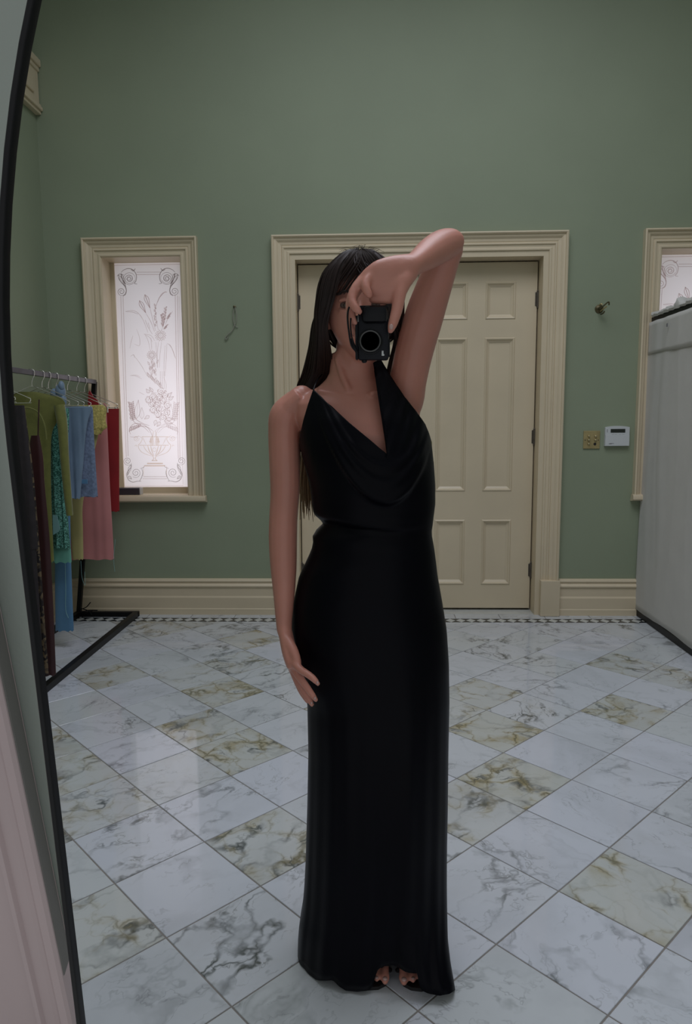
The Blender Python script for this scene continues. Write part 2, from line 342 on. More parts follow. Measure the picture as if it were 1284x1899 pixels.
# border strip: pale diamonds, black triangles above and below
PW = .0692; dm = tile_mesh([np.array(p) for p in ((-PW / 2 + .0012, 0), (0, -.0418), (PW / 2 - .0012, 0), (0, .0418))], 'border_diamond', bev=.0006); dm.materials.append(WHITEM)
tm = tile_mesh([np.array(p) for p in ((-PW / 2 + .0016, .0418), (0, .0022), (PW / 2 - .0016, .0418))], 'border_triangle', bev=.0006); tm.materials.append(BLACKM)
x = LEFT + PW / 2
while x < 2.05:
    o = link(bpy.data.objects.new('border_diamond', dm), floor); o.location = (x, (BY0 + BY1) / 2, 0)
    for s in (0, math.pi):
        o = link(bpy.data.objects.new('border_triangle', tm), floor); o.location = (x + PW / 2, (BY0 + BY1) / 2, 0); o.rotation_euler.z = s
    x += PW
x = LEFT + .01
while x < 2.3:
    w = .303; me = tile_mesh([np.array(p) for p in ((-w / 2, -.0625), (w / 2, -.0625), (w / 2, .0625), (-w / 2, .0625))], 'edge_tile'); me.materials.append(MARBLE)
    o = link(bpy.data.objects.new('edge_tile', me), floor); o.location = (x + w / 2, BY1 + .0035 + .0625, 0); o.color = (.3, .1, .3, .9); x += .3075
# ---- skirting
SK = [(.0, .0), (.030, .0), (.030, .040), (.026, .047), (.026, .122), (.020, .134), (.020, .192), (.028, .199), (.030, .207), (.024, .215), (.016, .224), (.021, .232), (.024, .240), (.018, .252), (.0, .256)]
def skirting(name, x0, x1):
    mb = MB(); k = len(SK); V = [(x, WALL - d, z) for x in (x0, x1) for d, z in SK]
    mb.add(V, [(j, j + 1, k + j + 1, k + j) for j in range(k - 1)] + [tuple(range(k)), tuple(range(2 * k - 1, k - 1, -1))]); return struct(mb.build(name, CREAM))
skirting('baseboard_back', LEFT, DX0 - .012); skirting('baseboard_back', DX1 + .012, RIGHT)
k = len(SK); V = [(LEFT + d, y, z) for y in (FRONT + .2, WALL - .03) for d, z in SK]
struct(MB().add(V, [(j, j + 1, k + j + 1, k + j) for j in range(k - 1)] + [tuple(range(k)), tuple(range(2 * k - 1, k - 1, -1))]).build('baseboard_left', CREAM))
# ---- moulded casings
CAS = [(.118, 0), (.118, .046), (.110, .050), (.104, .046), (.101, .036), (.088, .034), (.080, .028), (.075, .023), (.060, .0215), (.054, .018), (.048, .025), (.040, .025), (.036, .017), (.020, .016), (.014, .020), (.004, .020), (0, .014), (0, -.02)]
# door: casing, plinth blocks, jamb, two leaves
struct(sweep(CAS, [(dx[0], .20), (dx[0], dtop), (dx[1], dtop), (dx[1], .20)], False, 1).build('trim_1', CREAM), 'cream moulded door surround')
for a in ((DX0 - .012, dx[0] + .002), (dx[1] - .002, DX1 + .012)):
    struct(MB().box((a[0], WALL - .054, 0), (a[1], WALL + .01, .252), .004).build('trim_2', CREAM), None)
DY = WALL + .115                                                   # face of the door leaves
jm = MB(); jw = .034
jm.box((dx[0], WALL - .01, 0), (dx[0] + jw, DY + .06, dtop - jw)).box((dx[1] - jw, WALL - .01, 0), (dx[1], DY + .06, dtop - jw)).box((dx[0], WALL - .01, dtop - jw), (dx[1], DY + .06, dtop))
struct(jm.build('trim_3', CREAM), 'cream door jamb')
struct(MB().box((dx[0], DY + .05, 0), (dx[1], DY + .09, dtop)).build('trim_4', GAP))
struct(MB().box((dx[0], WALL - .0, -.02), (dx[1], DY + .06, .0012)).build('trim_5', WHITEM), 'pale marble door threshold')
dl, dr = dx[0] + jw + .007, dx[1] - jw - .008; dmid = P(776, 690, DY)[0]; dz0, dz1 = .016, dtop - jw - .009
row_z = [(P(955, 592, DY)[2], P(955, 522, DY)[2]), (P(920, 911, DY)[2], P(920, 626, DY)[2]), (P(920, 1084, DY)[2], P(920, 963.7, DY)[2])]
px0, px1 = P(809, 660, DY)[0], P(866.8, 660, DY)[0]; qx0, qx1 = P(898.8, 660, DY)[0], P(955, 660, DY)[0]
offs = [(px0 - dmid, px1 - dmid), (qx0 - dmid, qx1 - dmid)]
def door_leaf(name, xa, xb, mirror, label):
    cols = [((dmid + a, dmid + b) if not mirror else (dmid - b, dmid - a)) for a, b in offs]; cols.sort()
    rows = sorted(row_z); xs = sorted([xa, xb] + [v for c in cols for v in c]); zs = sorted([dz0, dz1] + [v for r in rows for v in r])
    mb = MB(); th = .044
    mb.box((xs[0], DY, dz0), (xs[1], DY + th, dz1)).box((xs[2], DY, dz0), (xs[3], DY + th, dz1)).box((xs[4], DY, dz0), (xs[5], DY + th, dz1))
    for c in cols:
        for j in (0, 2, 4, 6): mb.box((c[0], DY, zs[j]), (c[1], DY + th, zs[j + 1]))
    leaf = struct(mb.build(name, CREAM), label)
    for c in cols:
        for r in rows:
            p = MB().box((c[0] - .004, DY + .014, r[0] - .004), (c[1] + .004, DY + .032, r[1] + .004)).build('panel', CREAM, leaf)
            prof = [(0, .004), (0, .0), (-.007, -.006), (-.013, -.004), (-.019, .004), (-.027, .009), (-.034, .013)]
            pts = [(c[0], r[0]), (c[1], r[0]), (c[1], r[1]), (c[0], r[1])]; V = []; kk = len(prof)
            for q, (sx, sz) in zip(pts, ((1, 1), (-1, 1), (-1, -1), (1, -1))):
                for u, d in prof: V.append((q[0] - sx * u, DY + d, q[1] - sz * u))
            Fm = [(a * kk + j, a * kk + j + 1, ((a + 1) % 4) * kk + j + 1, ((a + 1) % 4) * kk + j) for a in range(4) for j in range(kk - 1)]
            MB().add(V, Fm).build('panel_moulding', CREAM, p)
    hx = xb + .003 if not mirror else xa - .003
    for py in (555, 810, 1057):
        z = P(988, py, DY)[2]; hb = MB().tube([(hx, DY - .006, z - .048), (hx, DY - .006, z + .048)], .0085, 10)
        hb.ell((hx, DY - .006, z + .053), (.007, .007, .008), 8, 6).ell((hx, DY - .006, z - .053), (.007, .007, .008), 8, 6); hb.box((hx - .016, DY - .002, z - .045), (hx + .016, DY + .001, z + .045)); hb.build('hinge', IRON, leaf, True)
    return leaf
door_leaf('door_1', dl, dmid - .0018, True, 'left cream panelled leaf of the double door')
leaf2 = door_leaf('door_2', dmid + .0018, dr, False, 'right cream panelled leaf of the double door')
lk = P(800, 625, DY); lock = MB().lathe([(.022, 0), (.022, .006), (.018, .012), (.010, .016), (.006, .016)], lk - [0.004, 0, 0], (0, -1, 0), 20).build('lock', DARKBR, leaf2, True)
kc = P(795, 634, DY); kb = MB().box((kc[0] - .004, DY - .030, kc[2] - .006), (kc[0] + .004, DY - .010, kc[2] + .022), .002); kb.tube([kc + [0, -.026, .006], kc + [0.001, -.026, -.03]], .004, 8); kb.build('key', BRASS, lock, True)
kk = MB()
for a in (-.008, .007): kk.box((kc[0] + a - .006, DY - .030, kc[2] - .048), (kc[0] + a + .006, DY - .027, kc[2] - .012), .001)
kk.build('hanging_key', DARKBR, lock)
# ---- windows
GY = WALL + .16
def etching(pane, dxx):
    """the acid-etched urn of flowers, drawn line by line on the pane"""
    nrm = Vector((0, -1, 0)); sets = {'etched_border': MB(), 'etched_scroll': MB(), 'etched_reeds': MB(), 'etched_flowers': MB(), 'etched_urn': MB(), 'etched_leaf': MB()}
    def A(pt): return P(190 + pt[0] / 7.553, 470 + pt[1] / 7.553, GY)
    def B(pt): return P(190 + pt[0] / 6.42, 690 + pt[1] / 6.42, GY)
    def ln(s, f, pts, w=.0030, smooth=True, n=5):
        p = [f(q) + np.array([dxx, 0, 0]) for q in pts]
        if smooth and len(p) > 2: p = catmull(p, n)
        k = len(p); ww = [w * (.55 + .45 * math.sin(math.pi * (i + .5) / k)) for i in range(k)] if smooth else w
        sets[s].strip(p, ww, nrm, .0008)
    def spiral(s, f, c, r, a0=0, turns=1.6, hand=1, w=.003, r1=.12):
        ln(s, f, [(c[0] + r * (1 - (1 - r1) * t / 26) * math.cos(a0 + hand * turns * 2 * math.pi * t / 26), c[1] + r * (1 - (1 - r1) * t / 26) * math.sin(a0 + hand * turns * 2 * math.pi * t / 26)) for t in range(27)], w, True, 2)
    def ring(s, f, c, r, w=.0026): ln(s, f, [(c[0] + r * math.cos(t * math.pi / 10), c[1] + r * math.sin(t * math.pi / 10)) for t in range(21)], w, True, 2)
    def leaf(s, f, a, b, wd, w=.0024, vein=True):
        a = np.array(a, float); b = np.array(b, float); d = b - a; nn = np.array([-d[1], d[0]]) / (np.linalg.norm(d) + 1e-6) * wd
        ln(s, f, [a, a + d * .35 + nn, b], w); ln(s, f, [a, a + d * .35 - nn, b], w)
        if vein: ln(s, f, [a, b], w * .6)
    b = 'etched_border'
    B2A = lambda q: ((q[0]) * 7.553 / 6.42, (q[1] / 6.42 + 220) * 7.553)
    for (x0, y0), (x1, y1) in (((258, 600), B2A((285, 1010))), ((290, 600), B2A((307, 1000))), ((1020, 575), B2A((905, 1030))), ((1052, 590), B2A((925, 1050)))): ln(b, A, [(x0, y0), (x1, y1)], .0034, False)
    ln(b, A, [(148, 175), B2A((215, 1355))], .0022, False); ln(b, A, [(1075, 600), B2A((960, 1340))], .0016, False)
    for y in (264, 297): ln(b, A, [(480, y), (815, y - 2)], .0034, False)
    for (y, a, c) in ((1245, 490, 765), (1270, 480, 770)): ln(b, B, [(a, y), (c, y)], .0030, False)
    ln(b, A, [(145, 168), (1090, 150)], .003, False); ln(b, B, [(215, 1358), (965, 1352)], .002, False)
    s = 'etched_scroll'
    for mir in (0, 1):
        fx = (lambda q: A((1280 - q[0], q[1] - 4))) if mir else A
        spiral(s, fx, (378, 355), 72, .3, 2.2, 1, .0042); ring(s, fx, (378, 355), 84, .003)
        ln(s, fx, [(262, 268), (300, 232), (365, 212), (430, 232), (475, 300), (472, 380), (450, 420), (488, 430)], .005)
        ln(s, fx, [(400, 225), (435, 245), (462, 212)], .005); ln(s, fx, [(205, 320), (240, 290), (300, 300)], .004)
        spiral(s, fx, (268, 535), 62, .0, 2.0, 1, .004); ln(s, fx, [(225, 330), (262, 400), (310, 450), (335, 510), (325, 570), (290, 598)], .006)
        ln(s, fx, [(262, 280), (280, 360), (320, 440), (332, 500)], .005); leaf(s, fx, (222, 300), (312, 460), 20, .0036); leaf(s, fx, (262, 285), (322, 430), 16, .0036)
        for a in range(6): ring(s, fx, (378 + 30 * math.cos(a), 355 + 30 * math.sin(a)), 10, .0022)
        fy = (lambda q: B((1240 - q[0], q[1] - 3))) if mir else B
        spiral(s, fy, (400, 1200), 58, 2.2, 2.0, -1, .0034); spiral(s, fy, (300, 1060), 50, 1.0, 2.0, 1, .0034)
        ln(s, fy, [(345, 1085), (345, 1130), (312, 1170), (290, 1220), (310, 1280), (360, 1310), (420, 1300), (462, 1300)], .0045); ln(s, fy, [(470, 1150), (482, 1200), (465, 1260), (440, 1300)], .004)
        leaf(s, fy, (340, 1100), (300, 1230), 15, .0032); leaf(s, fy, (310, 1240), (350, 1275), 14, .0032); ln(s, fy, [(450, 1150), (490, 1135), (500, 1120)], .003)
    r = 'etched_reeds'
    for a, c in (((595, 575), (667, 765)), ((518, 660), (608, 832))):
        leaf(r, A, a, c, 30, .005); ln(r, A, [a, c], .006)
    for pts in ([(667, 765), (700, 900), (745, 1085)], [(608, 835), (680, 960), (730, 1095)], [(325, 812), (420, 800), (500, 835), (570, 930), (640, 1110)], [(325, 815), (420, 822), (500, 850)],
                [(905, 540), (840, 558), (790, 640), (745, 760), (748, 850), (760, 950), (785, 1075)], [(890, 760), (880, 900), (860, 990), (830, 1075)], [(985, 810), (920, 910), (880, 1000)], [(930, 990), (860, 1065)],
                [(600, 930), (640, 1030), (700, 1130)], [(640, 970), (665, 1050)]): ln(r, A, pts, .0032)
    for (c, d) in [((745 + random.uniform(-6, 6), 740 + 40 * t), 0) for t in range(8)]: leaf(r, A, c, (c[0] + random.choice((-1, 1)) * 16, c[1] - 36), 8, .0045, False)
    for t in range(9):
        u = t / 9; c = (830 + 20 * math.sin(u * 3), 870 + u * 170); leaf(r, A, c, (c[0] + (-22 if t % 2 else 22), c[1] - 34), 9, .005)
        c = (886 - 22 * u, 770 + u * 180); leaf(r, A, c, (c[0] + (-18 if t % 2 else 20), c[1] - 30), 8, .0034)
        if t < 5: c = (900 + 70 * u, 920 - 100 * u); leaf(r, A, c, (c[0] + 30, c[1] - (6 if t % 2 else 50)), 8, .003); c = (860 + 65 * u, 1060 - 70 * u); leaf(r, A, c, (c[0] + 26, c[1] - (4 if t % 2 else 40)), 7, .0028)
    ln(r, A, [(905, 540), (870, 545), (800, 620), (770, 690)], .005)
    g = 'etched_flowers'
    for c, rr in (((815, 1150), 82), ((690, 1425), 70)):
        ring(g, A, c, rr * .38); ring(g, A, c, rr * .16)
        for t in range(14):
            a = t * 2 * math.pi / 14; leaf(g, A, (c[0] + rr * .4 * math.cos(a), c[1] + rr * .4 * math.sin(a)), (c[0] + rr * math.cos(a), c[1] + rr * math.sin(a)), rr * .14, .0028, False)
    for pts in ([(600, 1140), (640, 1220), (670, 1355)], [(680, 1180), (690, 1290), (690, 1350)], [(750, 1240), (760, 1420), (770, 1600)], [(785, 1240), (770, 1420), (775, 1600)], [(830, 1240), (805, 1440), (800, 1600)], [(880, 1290), (865, 1500), (862, 1720)], [(905, 1270), (895, 1450), (880, 1720)],
                [(905, 1260), (960, 1300), (1020, 1460)], [(930, 1270), (985, 1350), (1030, 1480)], [(580, 1128), (680, 1150), (735, 1225)], [(590, 1135), (660, 1175), (700, 1240)], [(430, 1150), (405, 1230), (385, 1330)], [(430, 1415), (540, 1560), (630, 1720)], [(395, 1440), (440, 1420), (450, 1460)], [(480, 1060), (520, 1180), (520, 1290), (450, 1270)], [(390, 1712), (470, 1705), (530, 1730)], [(720, 1500), (740, 1600)], [(655, 1520), (665, 1640), (700, 1720)], [(680, 1520), (700, 1640)]): ln(g, A, pts, .0026)
    for t in range(16): c = (670 + random.uniform(-20, 110), 1530 + t * 12); leaf(g, A, c, (c[0] + random.uniform(-30, 30), c[1] - 55), 10, .0024)
    for t in range(11):
        c = (560 + t * 14, 60 + 13 * t); leaf(g, B, c, (c[0] - 40 + random.uniform(0, 50), c[1] - 60), 13, .0026)
    for x0 in (690, 712, 735): ln(g, B, [(x0, -10), (x0 + 4, 200)], .0026)
    for pts in ([(345, 40), (400, 50), (470, 80)], [(440, 240), (500, 270)], [(560, 190), (600, 240), (650, 250)], [(730, 60), (760, 150), (755, 240)]): ln(g, B, pts, .0022)
    f = 'etched_flowers'
    for c in ((700, 235), (600, 300), (680, 305), (590, 378), (652, 395), (725, 340), (775, 395), (680, 445), (765, 485), (660, 505), (605, 450), (720, 545), (555, 335), (740, 270), (640, 340)):
        spiral(f, B, c, 40, random.random() * 6, 1.7, random.choice((-1, 1)), .0036, .1)
        for t in range(5):
            a = t * 1.257 + random.random(); ln(f, B, [(c[0] + 42 * math.cos(a + q * .28), c[1] + 42 * math.sin(a + q * .28) - (6 if q in (1, 2) else 0)) for q in range(4)], .0044)
    for c, d in (((560, 250), (520, 200)), ((600, 240), (560, 180)), ((770, 300), (830, 240)), ((790, 330), (850, 290)), ((640, 570), (620, 640)), ((690, 590), (650, 650)), ((560, 520), (500, 560)), ((760, 560), (850, 560)), ((740, 590), (840, 610))): leaf(f, B, c, d, 18, .0036)
    l = 'etched_leaf'
    for mir in (0, 1):
        fy = (lambda q: B((1222 - q[0], q[1] + 6))) if mir else B; ww = .0022 if mir else .0044
        ln(l, fy, [(320, 355), (335, 470), (352, 540), (385, 600), (470, 640), (545, 660), (600, 700)], ww); ln(l, fy, [(360, 380), (365, 480), (400, 560), (480, 610), (560, 640)], ww)
        for t in range(9):
            u = t / 9; c = (345 + 25 * u, 385 + 210 * u); leaf(l, fy, c, (c[0] - 42 + 8 * (t % 2), c[1] - 30), 12, ww); leaf(l, fy, c, (c[0] + 28, c[1] - 40), 10, ww * .8)
        ln(l, fy, [(335, 740), (322, 690), (345, 640), (395, 612), (480, 622), (555, 680), (598, 770)], ww); ln(l, fy, [(380, 690), (420, 650), (490, 655), (560, 720)], ww * .8)
        for t in range(6): c = (345 + 22 * t, 650 - 6 * t); leaf(l, fy, c, (c[0] - 26, c[1] + 62 - 4 * t), 11, ww)
        leaf(l, fy, (405, 560), (430, 330), 34, ww * .7); leaf(l, fy, (470, 560), (470, 420), 26, ww * .6); ln(l, fy, [(330, 770), (400, 775), (430, 765)], ww * .7)
    u = 'etched_urn'
    ln(u, B, [(470, 770), (785, 770)], .0036, False); ln(u, B, [(440, 872), (790, 872)], .0036, False)
    for y, a, c in ((1055, 588, 655), (1085, 532, 720), (1092, 532, 720), (1113, 498, 748), (1118, 498, 748)): ln(u, B, [(a, y), (c, y)], .005, False)
    for mir in (0, 1):
        fy = (lambda q: B((1242 - q[0], q[1]))) if mir else B
        spiral(u, fy, (405, 788), 36, 0, 1.6, 1, .003); ln(u, fy, [(425, 758), (475, 790), (455, 840), (428, 872), (440, 920), (480, 960), (540, 985), (598, 1002)], .0038)
        ln(u, fy, [(478, 770), (500, 820), (520, 860)], .003); ln(u, fy, [(600, 1000), (612, 1025), (602, 1045), (588, 1055)], .005); ln(u, fy, [(488, 875), (520, 930), (580, 985)], .004); ln(u, fy, [(540, 875), (560, 940), (602, 1000)], .006); ln(u, fy, [(575, 875), (590, 940), (612, 1000)], .005)
        for t in range(4): leaf(u, fy, (600 - 6 * t, 870 - 20 * t), (560 + 10 * t, 820 - 18 * t), 13, .003)
        ln(u, fy, [(385, 880), (405, 870), (410, 890)], .003)
        ln(u, fy, [(610, 700), (600, 760), (612, 860)], .004)
    ring(u, B, (620, 925), 22); ln(u, B, [(490, 1120), (490, 1240)], .0024, False); ln(u, B, [(765, 1120), (765, 1240)], .0024, False)
    mm = {'etched_border': ETCH, 'etched_scroll': ETCHD if dxx == 0 else ETCH, 'etched_reeds': ETCH, 'etched_flowers': ETCHL, 'etched_urn': ETCHG, 'etched_leaf': ETCH}
    for k2, m2 in sets.items(): m2.build(k2, mm[k2], pane, fix=False)
def window(name, w, ox, dxx, label):
    x0, x1 = ox; root = empty(name, ((x0 + x1) / 2, WALL, SILL)); struct(root, label)
    def ch(o): return world_child(o, root)
    ch(sweep(CAS, [(x0, SILL - .005), (x0, wtop), (x1, wtop), (x1, SILL - .005)], False, 1).build('window_casing', CREAM))
    rv = MB(); t = .012
    rv.box((x0 - .02, WALL - .012, SILL), (x0 + .003, GY + .05, wtop + .01)).box((x1 - .003, WALL - .012, SILL), (x1 + .02, GY + .05, wtop + .01)).box((x0, WALL - .012, wtop - .003), (x1, GY + .05, wtop + .02)); ch(rv.build('window_reveal', CREAM))
    gx0, gx1, gz0, gz1 = x0 + .030, x1 - .004, P(300, 903, GY)[2], P(300, 487, GY)[2]; sb = MB()
    for lo, hi in (((x0, GY - .012, gz0), (gx0, GY + .03, gz1)), ((gx1, GY - .012, gz0), (x1, GY + .03, gz1)), ((x0, GY - .012, gz1), (x1, GY + .03, wtop)), ((x0, GY - .012, SILL - .01), (x1, GY + .03, gz0))): sb.box(lo, hi, .002)
    ch(sb.build('sash', CREAM))
    pane = ch(MB().add([(gx0 - .006, GY, gz0 - .006), (gx1 + .003, GY, gz0 - .006), (gx1 + .003, GY, gz1 + .006), (gx0 - .006, GY, gz1 + .006)], [(0, 1, 2, 3)]).build('pane', PANE)); pane['label'] = 'frosted glass pane etched with an urn of flowers'
    # the drawing sits on the pane: thing > pane > etching
    pl = pane.location.copy(); n0 = len(bpy.data.objects); etching(pane, dxx)
    sl = MB(); s0 = w[0] - .012; s1 = w[1] + .012
    pr = [(GY + .02, SILL + .030), (WALL - .02, SILL + .012), (WALL - .052, SILL + .010), (WALL - .060, SILL), (WALL - .060, SILL - .022), (WALL - .052, SILL - .030), (WALL - .028, SILL - .034), (WALL, SILL - .036)]
    kq = len(pr) ; V = [(xx, yy, zz) for xx in (s0, s1) for yy, zz in pr[1:]]; kq -= 1
    sl.add(V, [(j, j + 1, kq + j + 1, kq + j) for j in range(kq - 1)] + [tuple(range(kq)), tuple(range(2 * kq - 1, kq - 1, -1)), (0, kq, 2 * kq - 1, kq - 1)])
    sl.box((x0, WALL - .03, SILL - .02), (x1, GY, SILL + .014)); ch(sl.build('window_sill', CREAM, smooth=True)); return root
window('window_1', W1, wx, 0.0, 'left window with etched frosted glass and cream casing')
window('window_2', W2, wx2, W2[0] - W1[0], 'right window half hidden by the white curtain partition')
# ---- corbel on the left wall
cb = MB(); c0 = PX(78, 224, LEFT); zb = c0[2]; y1 = WALL - .002
cb.box((LEFT - .01, 4.1, zb + .04), (LEFT + .030, y1 - .005, zb + .30), .004)
cb.box((LEFT - .01, 4.1, zb + .29), (LEFT + .052, y1, zb + .335), .006).box((LEFT - .01, 4.1, zb + .262), (LEFT + .040, y1, zb + .292), .006)
cb.box((LEFT - .01, 4.1, zb), (LEFT + .036, y1, zb + .022), .004).box((LEFT - .01, 4.1, zb + .02), (LEFT + .05, y1, zb + .044), .006).box((LEFT - .01, 4.1, zb + .042), (LEFT + .04, y1, zb + .062), .004)
o = struct(cb.build('trim_6', CREAM), 'cream moulded corbel block high on the side wall')
MB().box((LEFT + .028, 4.25, zb + .10), (LEFT + .042, y1 - .09, zb + .235), .012).build('corbel_panel', CREAM, o)
# ================================================================== near side: the mirror frame and the real wall it leans on
EM = ray(690, 632); EM = EM / np.linalg.norm(EM); MID = (EYE + P(690, 632, 1.335)) / 2
RUP = np.array([0, 0, 1.]) - 2 * EM[2] * EM; RFR = -(np.array([0, 1., 0]) - 2 * EM[1] * EM)    # the real room's up and forward, as they stand towards the mirrored room
MU = np.cross([1, 0, 0], EM); MU /= np.linalg.norm(MU); MX = np.cross(EM, MU)
def mir(x, v, d=0.0): return MID + MX * x + MU * v + EM * d
ol = []; cxm, am, v0, hm, vb = .0470, .400, -.10, .70, -1.43
for i in range(49):
    a = math.pi * i / 48; ol.append((cxm - am * math.cos(a), v0 + hm * math.sin(a)))
ol = [(cxm - am - .004, vb)] + [(cxm - am - .004 * (1 - t / 12), vb + (v0 - vb) * t / 12) for t in range(1, 12)] + ol + [(cxm + am + .004 * t / 12, v0 + (vb - v0) * t / 12) for t in range(1, 13)]
def offset(pl, dd):
    out = []; n = len(pl)
    for i in range(n):
        a, b, c = (np.array(pl[(i + k) % n]) for k in (-1, 0, 1)); n1 = np.array([-(b - a)[1], (b - a)[0]]); n2 = np.array([-(c - b)[1], (c - b)[0]])
        n1 = n1 / (np.linalg.norm(n1) + 1e-9); n2 = n2 / (np.linalg.norm(n2) + 1e-9); mm = n1 + n2; mm /= np.linalg.norm(mm) + 1e-9; out.append(b - mm * dd / max(.5, mm @ n1))
    return out
olc = ol; inn = offset(olc, .0062)
prof = [(0, .009), (0, -.002), (.2, -.0035), (.8, -.0035), (1, -.002), (1, .009)]; V = []; kp = len(prof)
for a, b in zip(olc, inn):
    for t, d in prof: V.append(mir(a[0] + (b[0] - a[0]) * t, a[1] + (b[1] - a[1]) * t, d))
n = len(olc); Fm = [(i * kp + j, i * kp + j + 1, ((i + 1) % n) * kp + j + 1, ((i + 1) % n) * kp + j) for i in range(n) for j in range(kp - 1)] + [(i * kp + kp - 1, i * kp, ((i + 1) % n) * kp, ((i + 1) % n) * kp + kp - 1) for i in range(n)]
tag(MB().add(V, Fm).build('mirror_frame', BLACKMET, smooth=True), 'thin black metal frame of a tall arched mirror leaning on the near wall', 'mirror')
FW = .77
def real(x, fw, up): return EYE + np.array([1, 0, 0]) * x + RFR * fw + RUP * up
# near wall, ending behind the mirror's left edge
edge = []
for i in range(len(olc)):
    a = (np.array(olc[i]) * .5 + np.array(inn[i]) * .5); v = mir(a[0], a[1], .0) - EYE; q = v * (FW / (v @ RFR)); edge.append((q[0], q @ RUP))
ec = (.06, -.45); V = []; Fm = []; ne = len(edge)
for x, u in edge:                    # a ring of wall from the mirror's edge out to the corners of the room
    d = np.array([x - ec[0], u - ec[1]]); k = min((3.3 if d[0] > 0 else 2.2) / max(1e-6, abs(d[0])), (3.4 if d[1] > 0 else 1.35) / max(1e-6, abs(d[1])))
    o_ = np.array(ec) + d * max(1.02, k); V += [real(x, FW, u), real(o_[0], FW, o_[1]), real(x * 1.05, FW + .03, u * 1.05), real(o_[0], FW + .03, o_[1])]
for i in range(ne):
    a, b = 4 * i, 4 * ((i + 1) % ne); Fm += [(a, a + 1, b + 1, b), (a + 2, b + 2, b + 3, a + 3), (a, b, b + 2, a + 2)]
struct(MB().add(V, Fm).build('wall_near', NEAR), 'pale grey green wall the mirror leans on')
# white architrave of the near wall
def upright(name, prof_, u0, u1, m, label=None):
    k = len(prof_); V = [real(xx, FW + dd, u) for u in (u0, u1) for xx, dd in prof_]
    return struct(MB().add(V, [(j, (j + 1) % k, k + (j + 1) % k, k + j) for j in range(k)] + [tuple(range(k)), tuple(range(2 * k - 1, k - 1, -1))]).build(name, m), label)
upright('trim_7', [(-.458, -.004), (-.4540, -.030), (-.4535, -.042), (-.4575, -.046), (-.468, -.046), (-.474, -.040), (-.482, -.038), (-.498, -.036), (-.502, -.041), (-.508, -.041), (-.512, -.034), (-.56, -.030), (-.58, -.030), (-.59, -.022), (-.60, -.004)], -1.13, 1.2, PINKW, 'pinkish white architrave beside the mirror')
upright('trim_8', [(-.4600, .0), (-.4562, -.010), (-.4526, -.037), (-.4535, -.039), (-.470, -.036), (-.470, .0)], -.985, 1.2, mat('grey_shade_strip', (.155, .15, .138), .6), 'dark grey strip standing in for the shaded return of the architrave')  # grey colour stands in for the shadow gap beside the architrave
# ================================================================== fixtures on the back wall
def plate():
    a, b = P(1083, 799, WALL - .006), P(1112.5, 832, WALL - .006); r = empty('switch_plate', ((a[0] + b[0]) / 2, WALL, b[2])); tag(r, 'square brass switch plate with dimpled buttons beside the white keypad', 'switch')
    world_child(MB().box((a[0], WALL - .008, b[2]), (b[0], WALL - .0002, a[2]), .002).build('plate', BRASS), r)
    w = b[0] - a[0]; hh = a[2] - b[2]
    for fx, fz in ((.32, .30), (.32, .51), (.32, .73), (.72, .31), (.72, .52)):
        world_child(MB().lathe([(.0085, 0), (.0085, .004), (.006, .011), (.002, .013)], (a[0] + fx * w, WALL - .007, a[2] - fz * hh), (0, -1, 0), 14).build('toggle', mat('bright_brass', (.55, .48, .30), .3, metal=.8) if 'bright_brass' not in MATS else MATS['bright_brass'], smooth=True), r)
    world_child(MB().lathe([(.0095, 0), (.0095, .0015), (.0085, .002)], (a[0] + .70 * w, WALL - .0075, a[2] - .74 * hh), (0, -1, 0), 18).build('knob_hole', GAP), r)
    for fx in (.10, .90): world_child(MB().lathe([(.0035, 0), (.0035, .001), (.002, .002)], (a[0] + fx * w, WALL - .0075, a[2] - .52 * hh), (0, -1, 0), 10).build('screw', GAP), r)
plate()
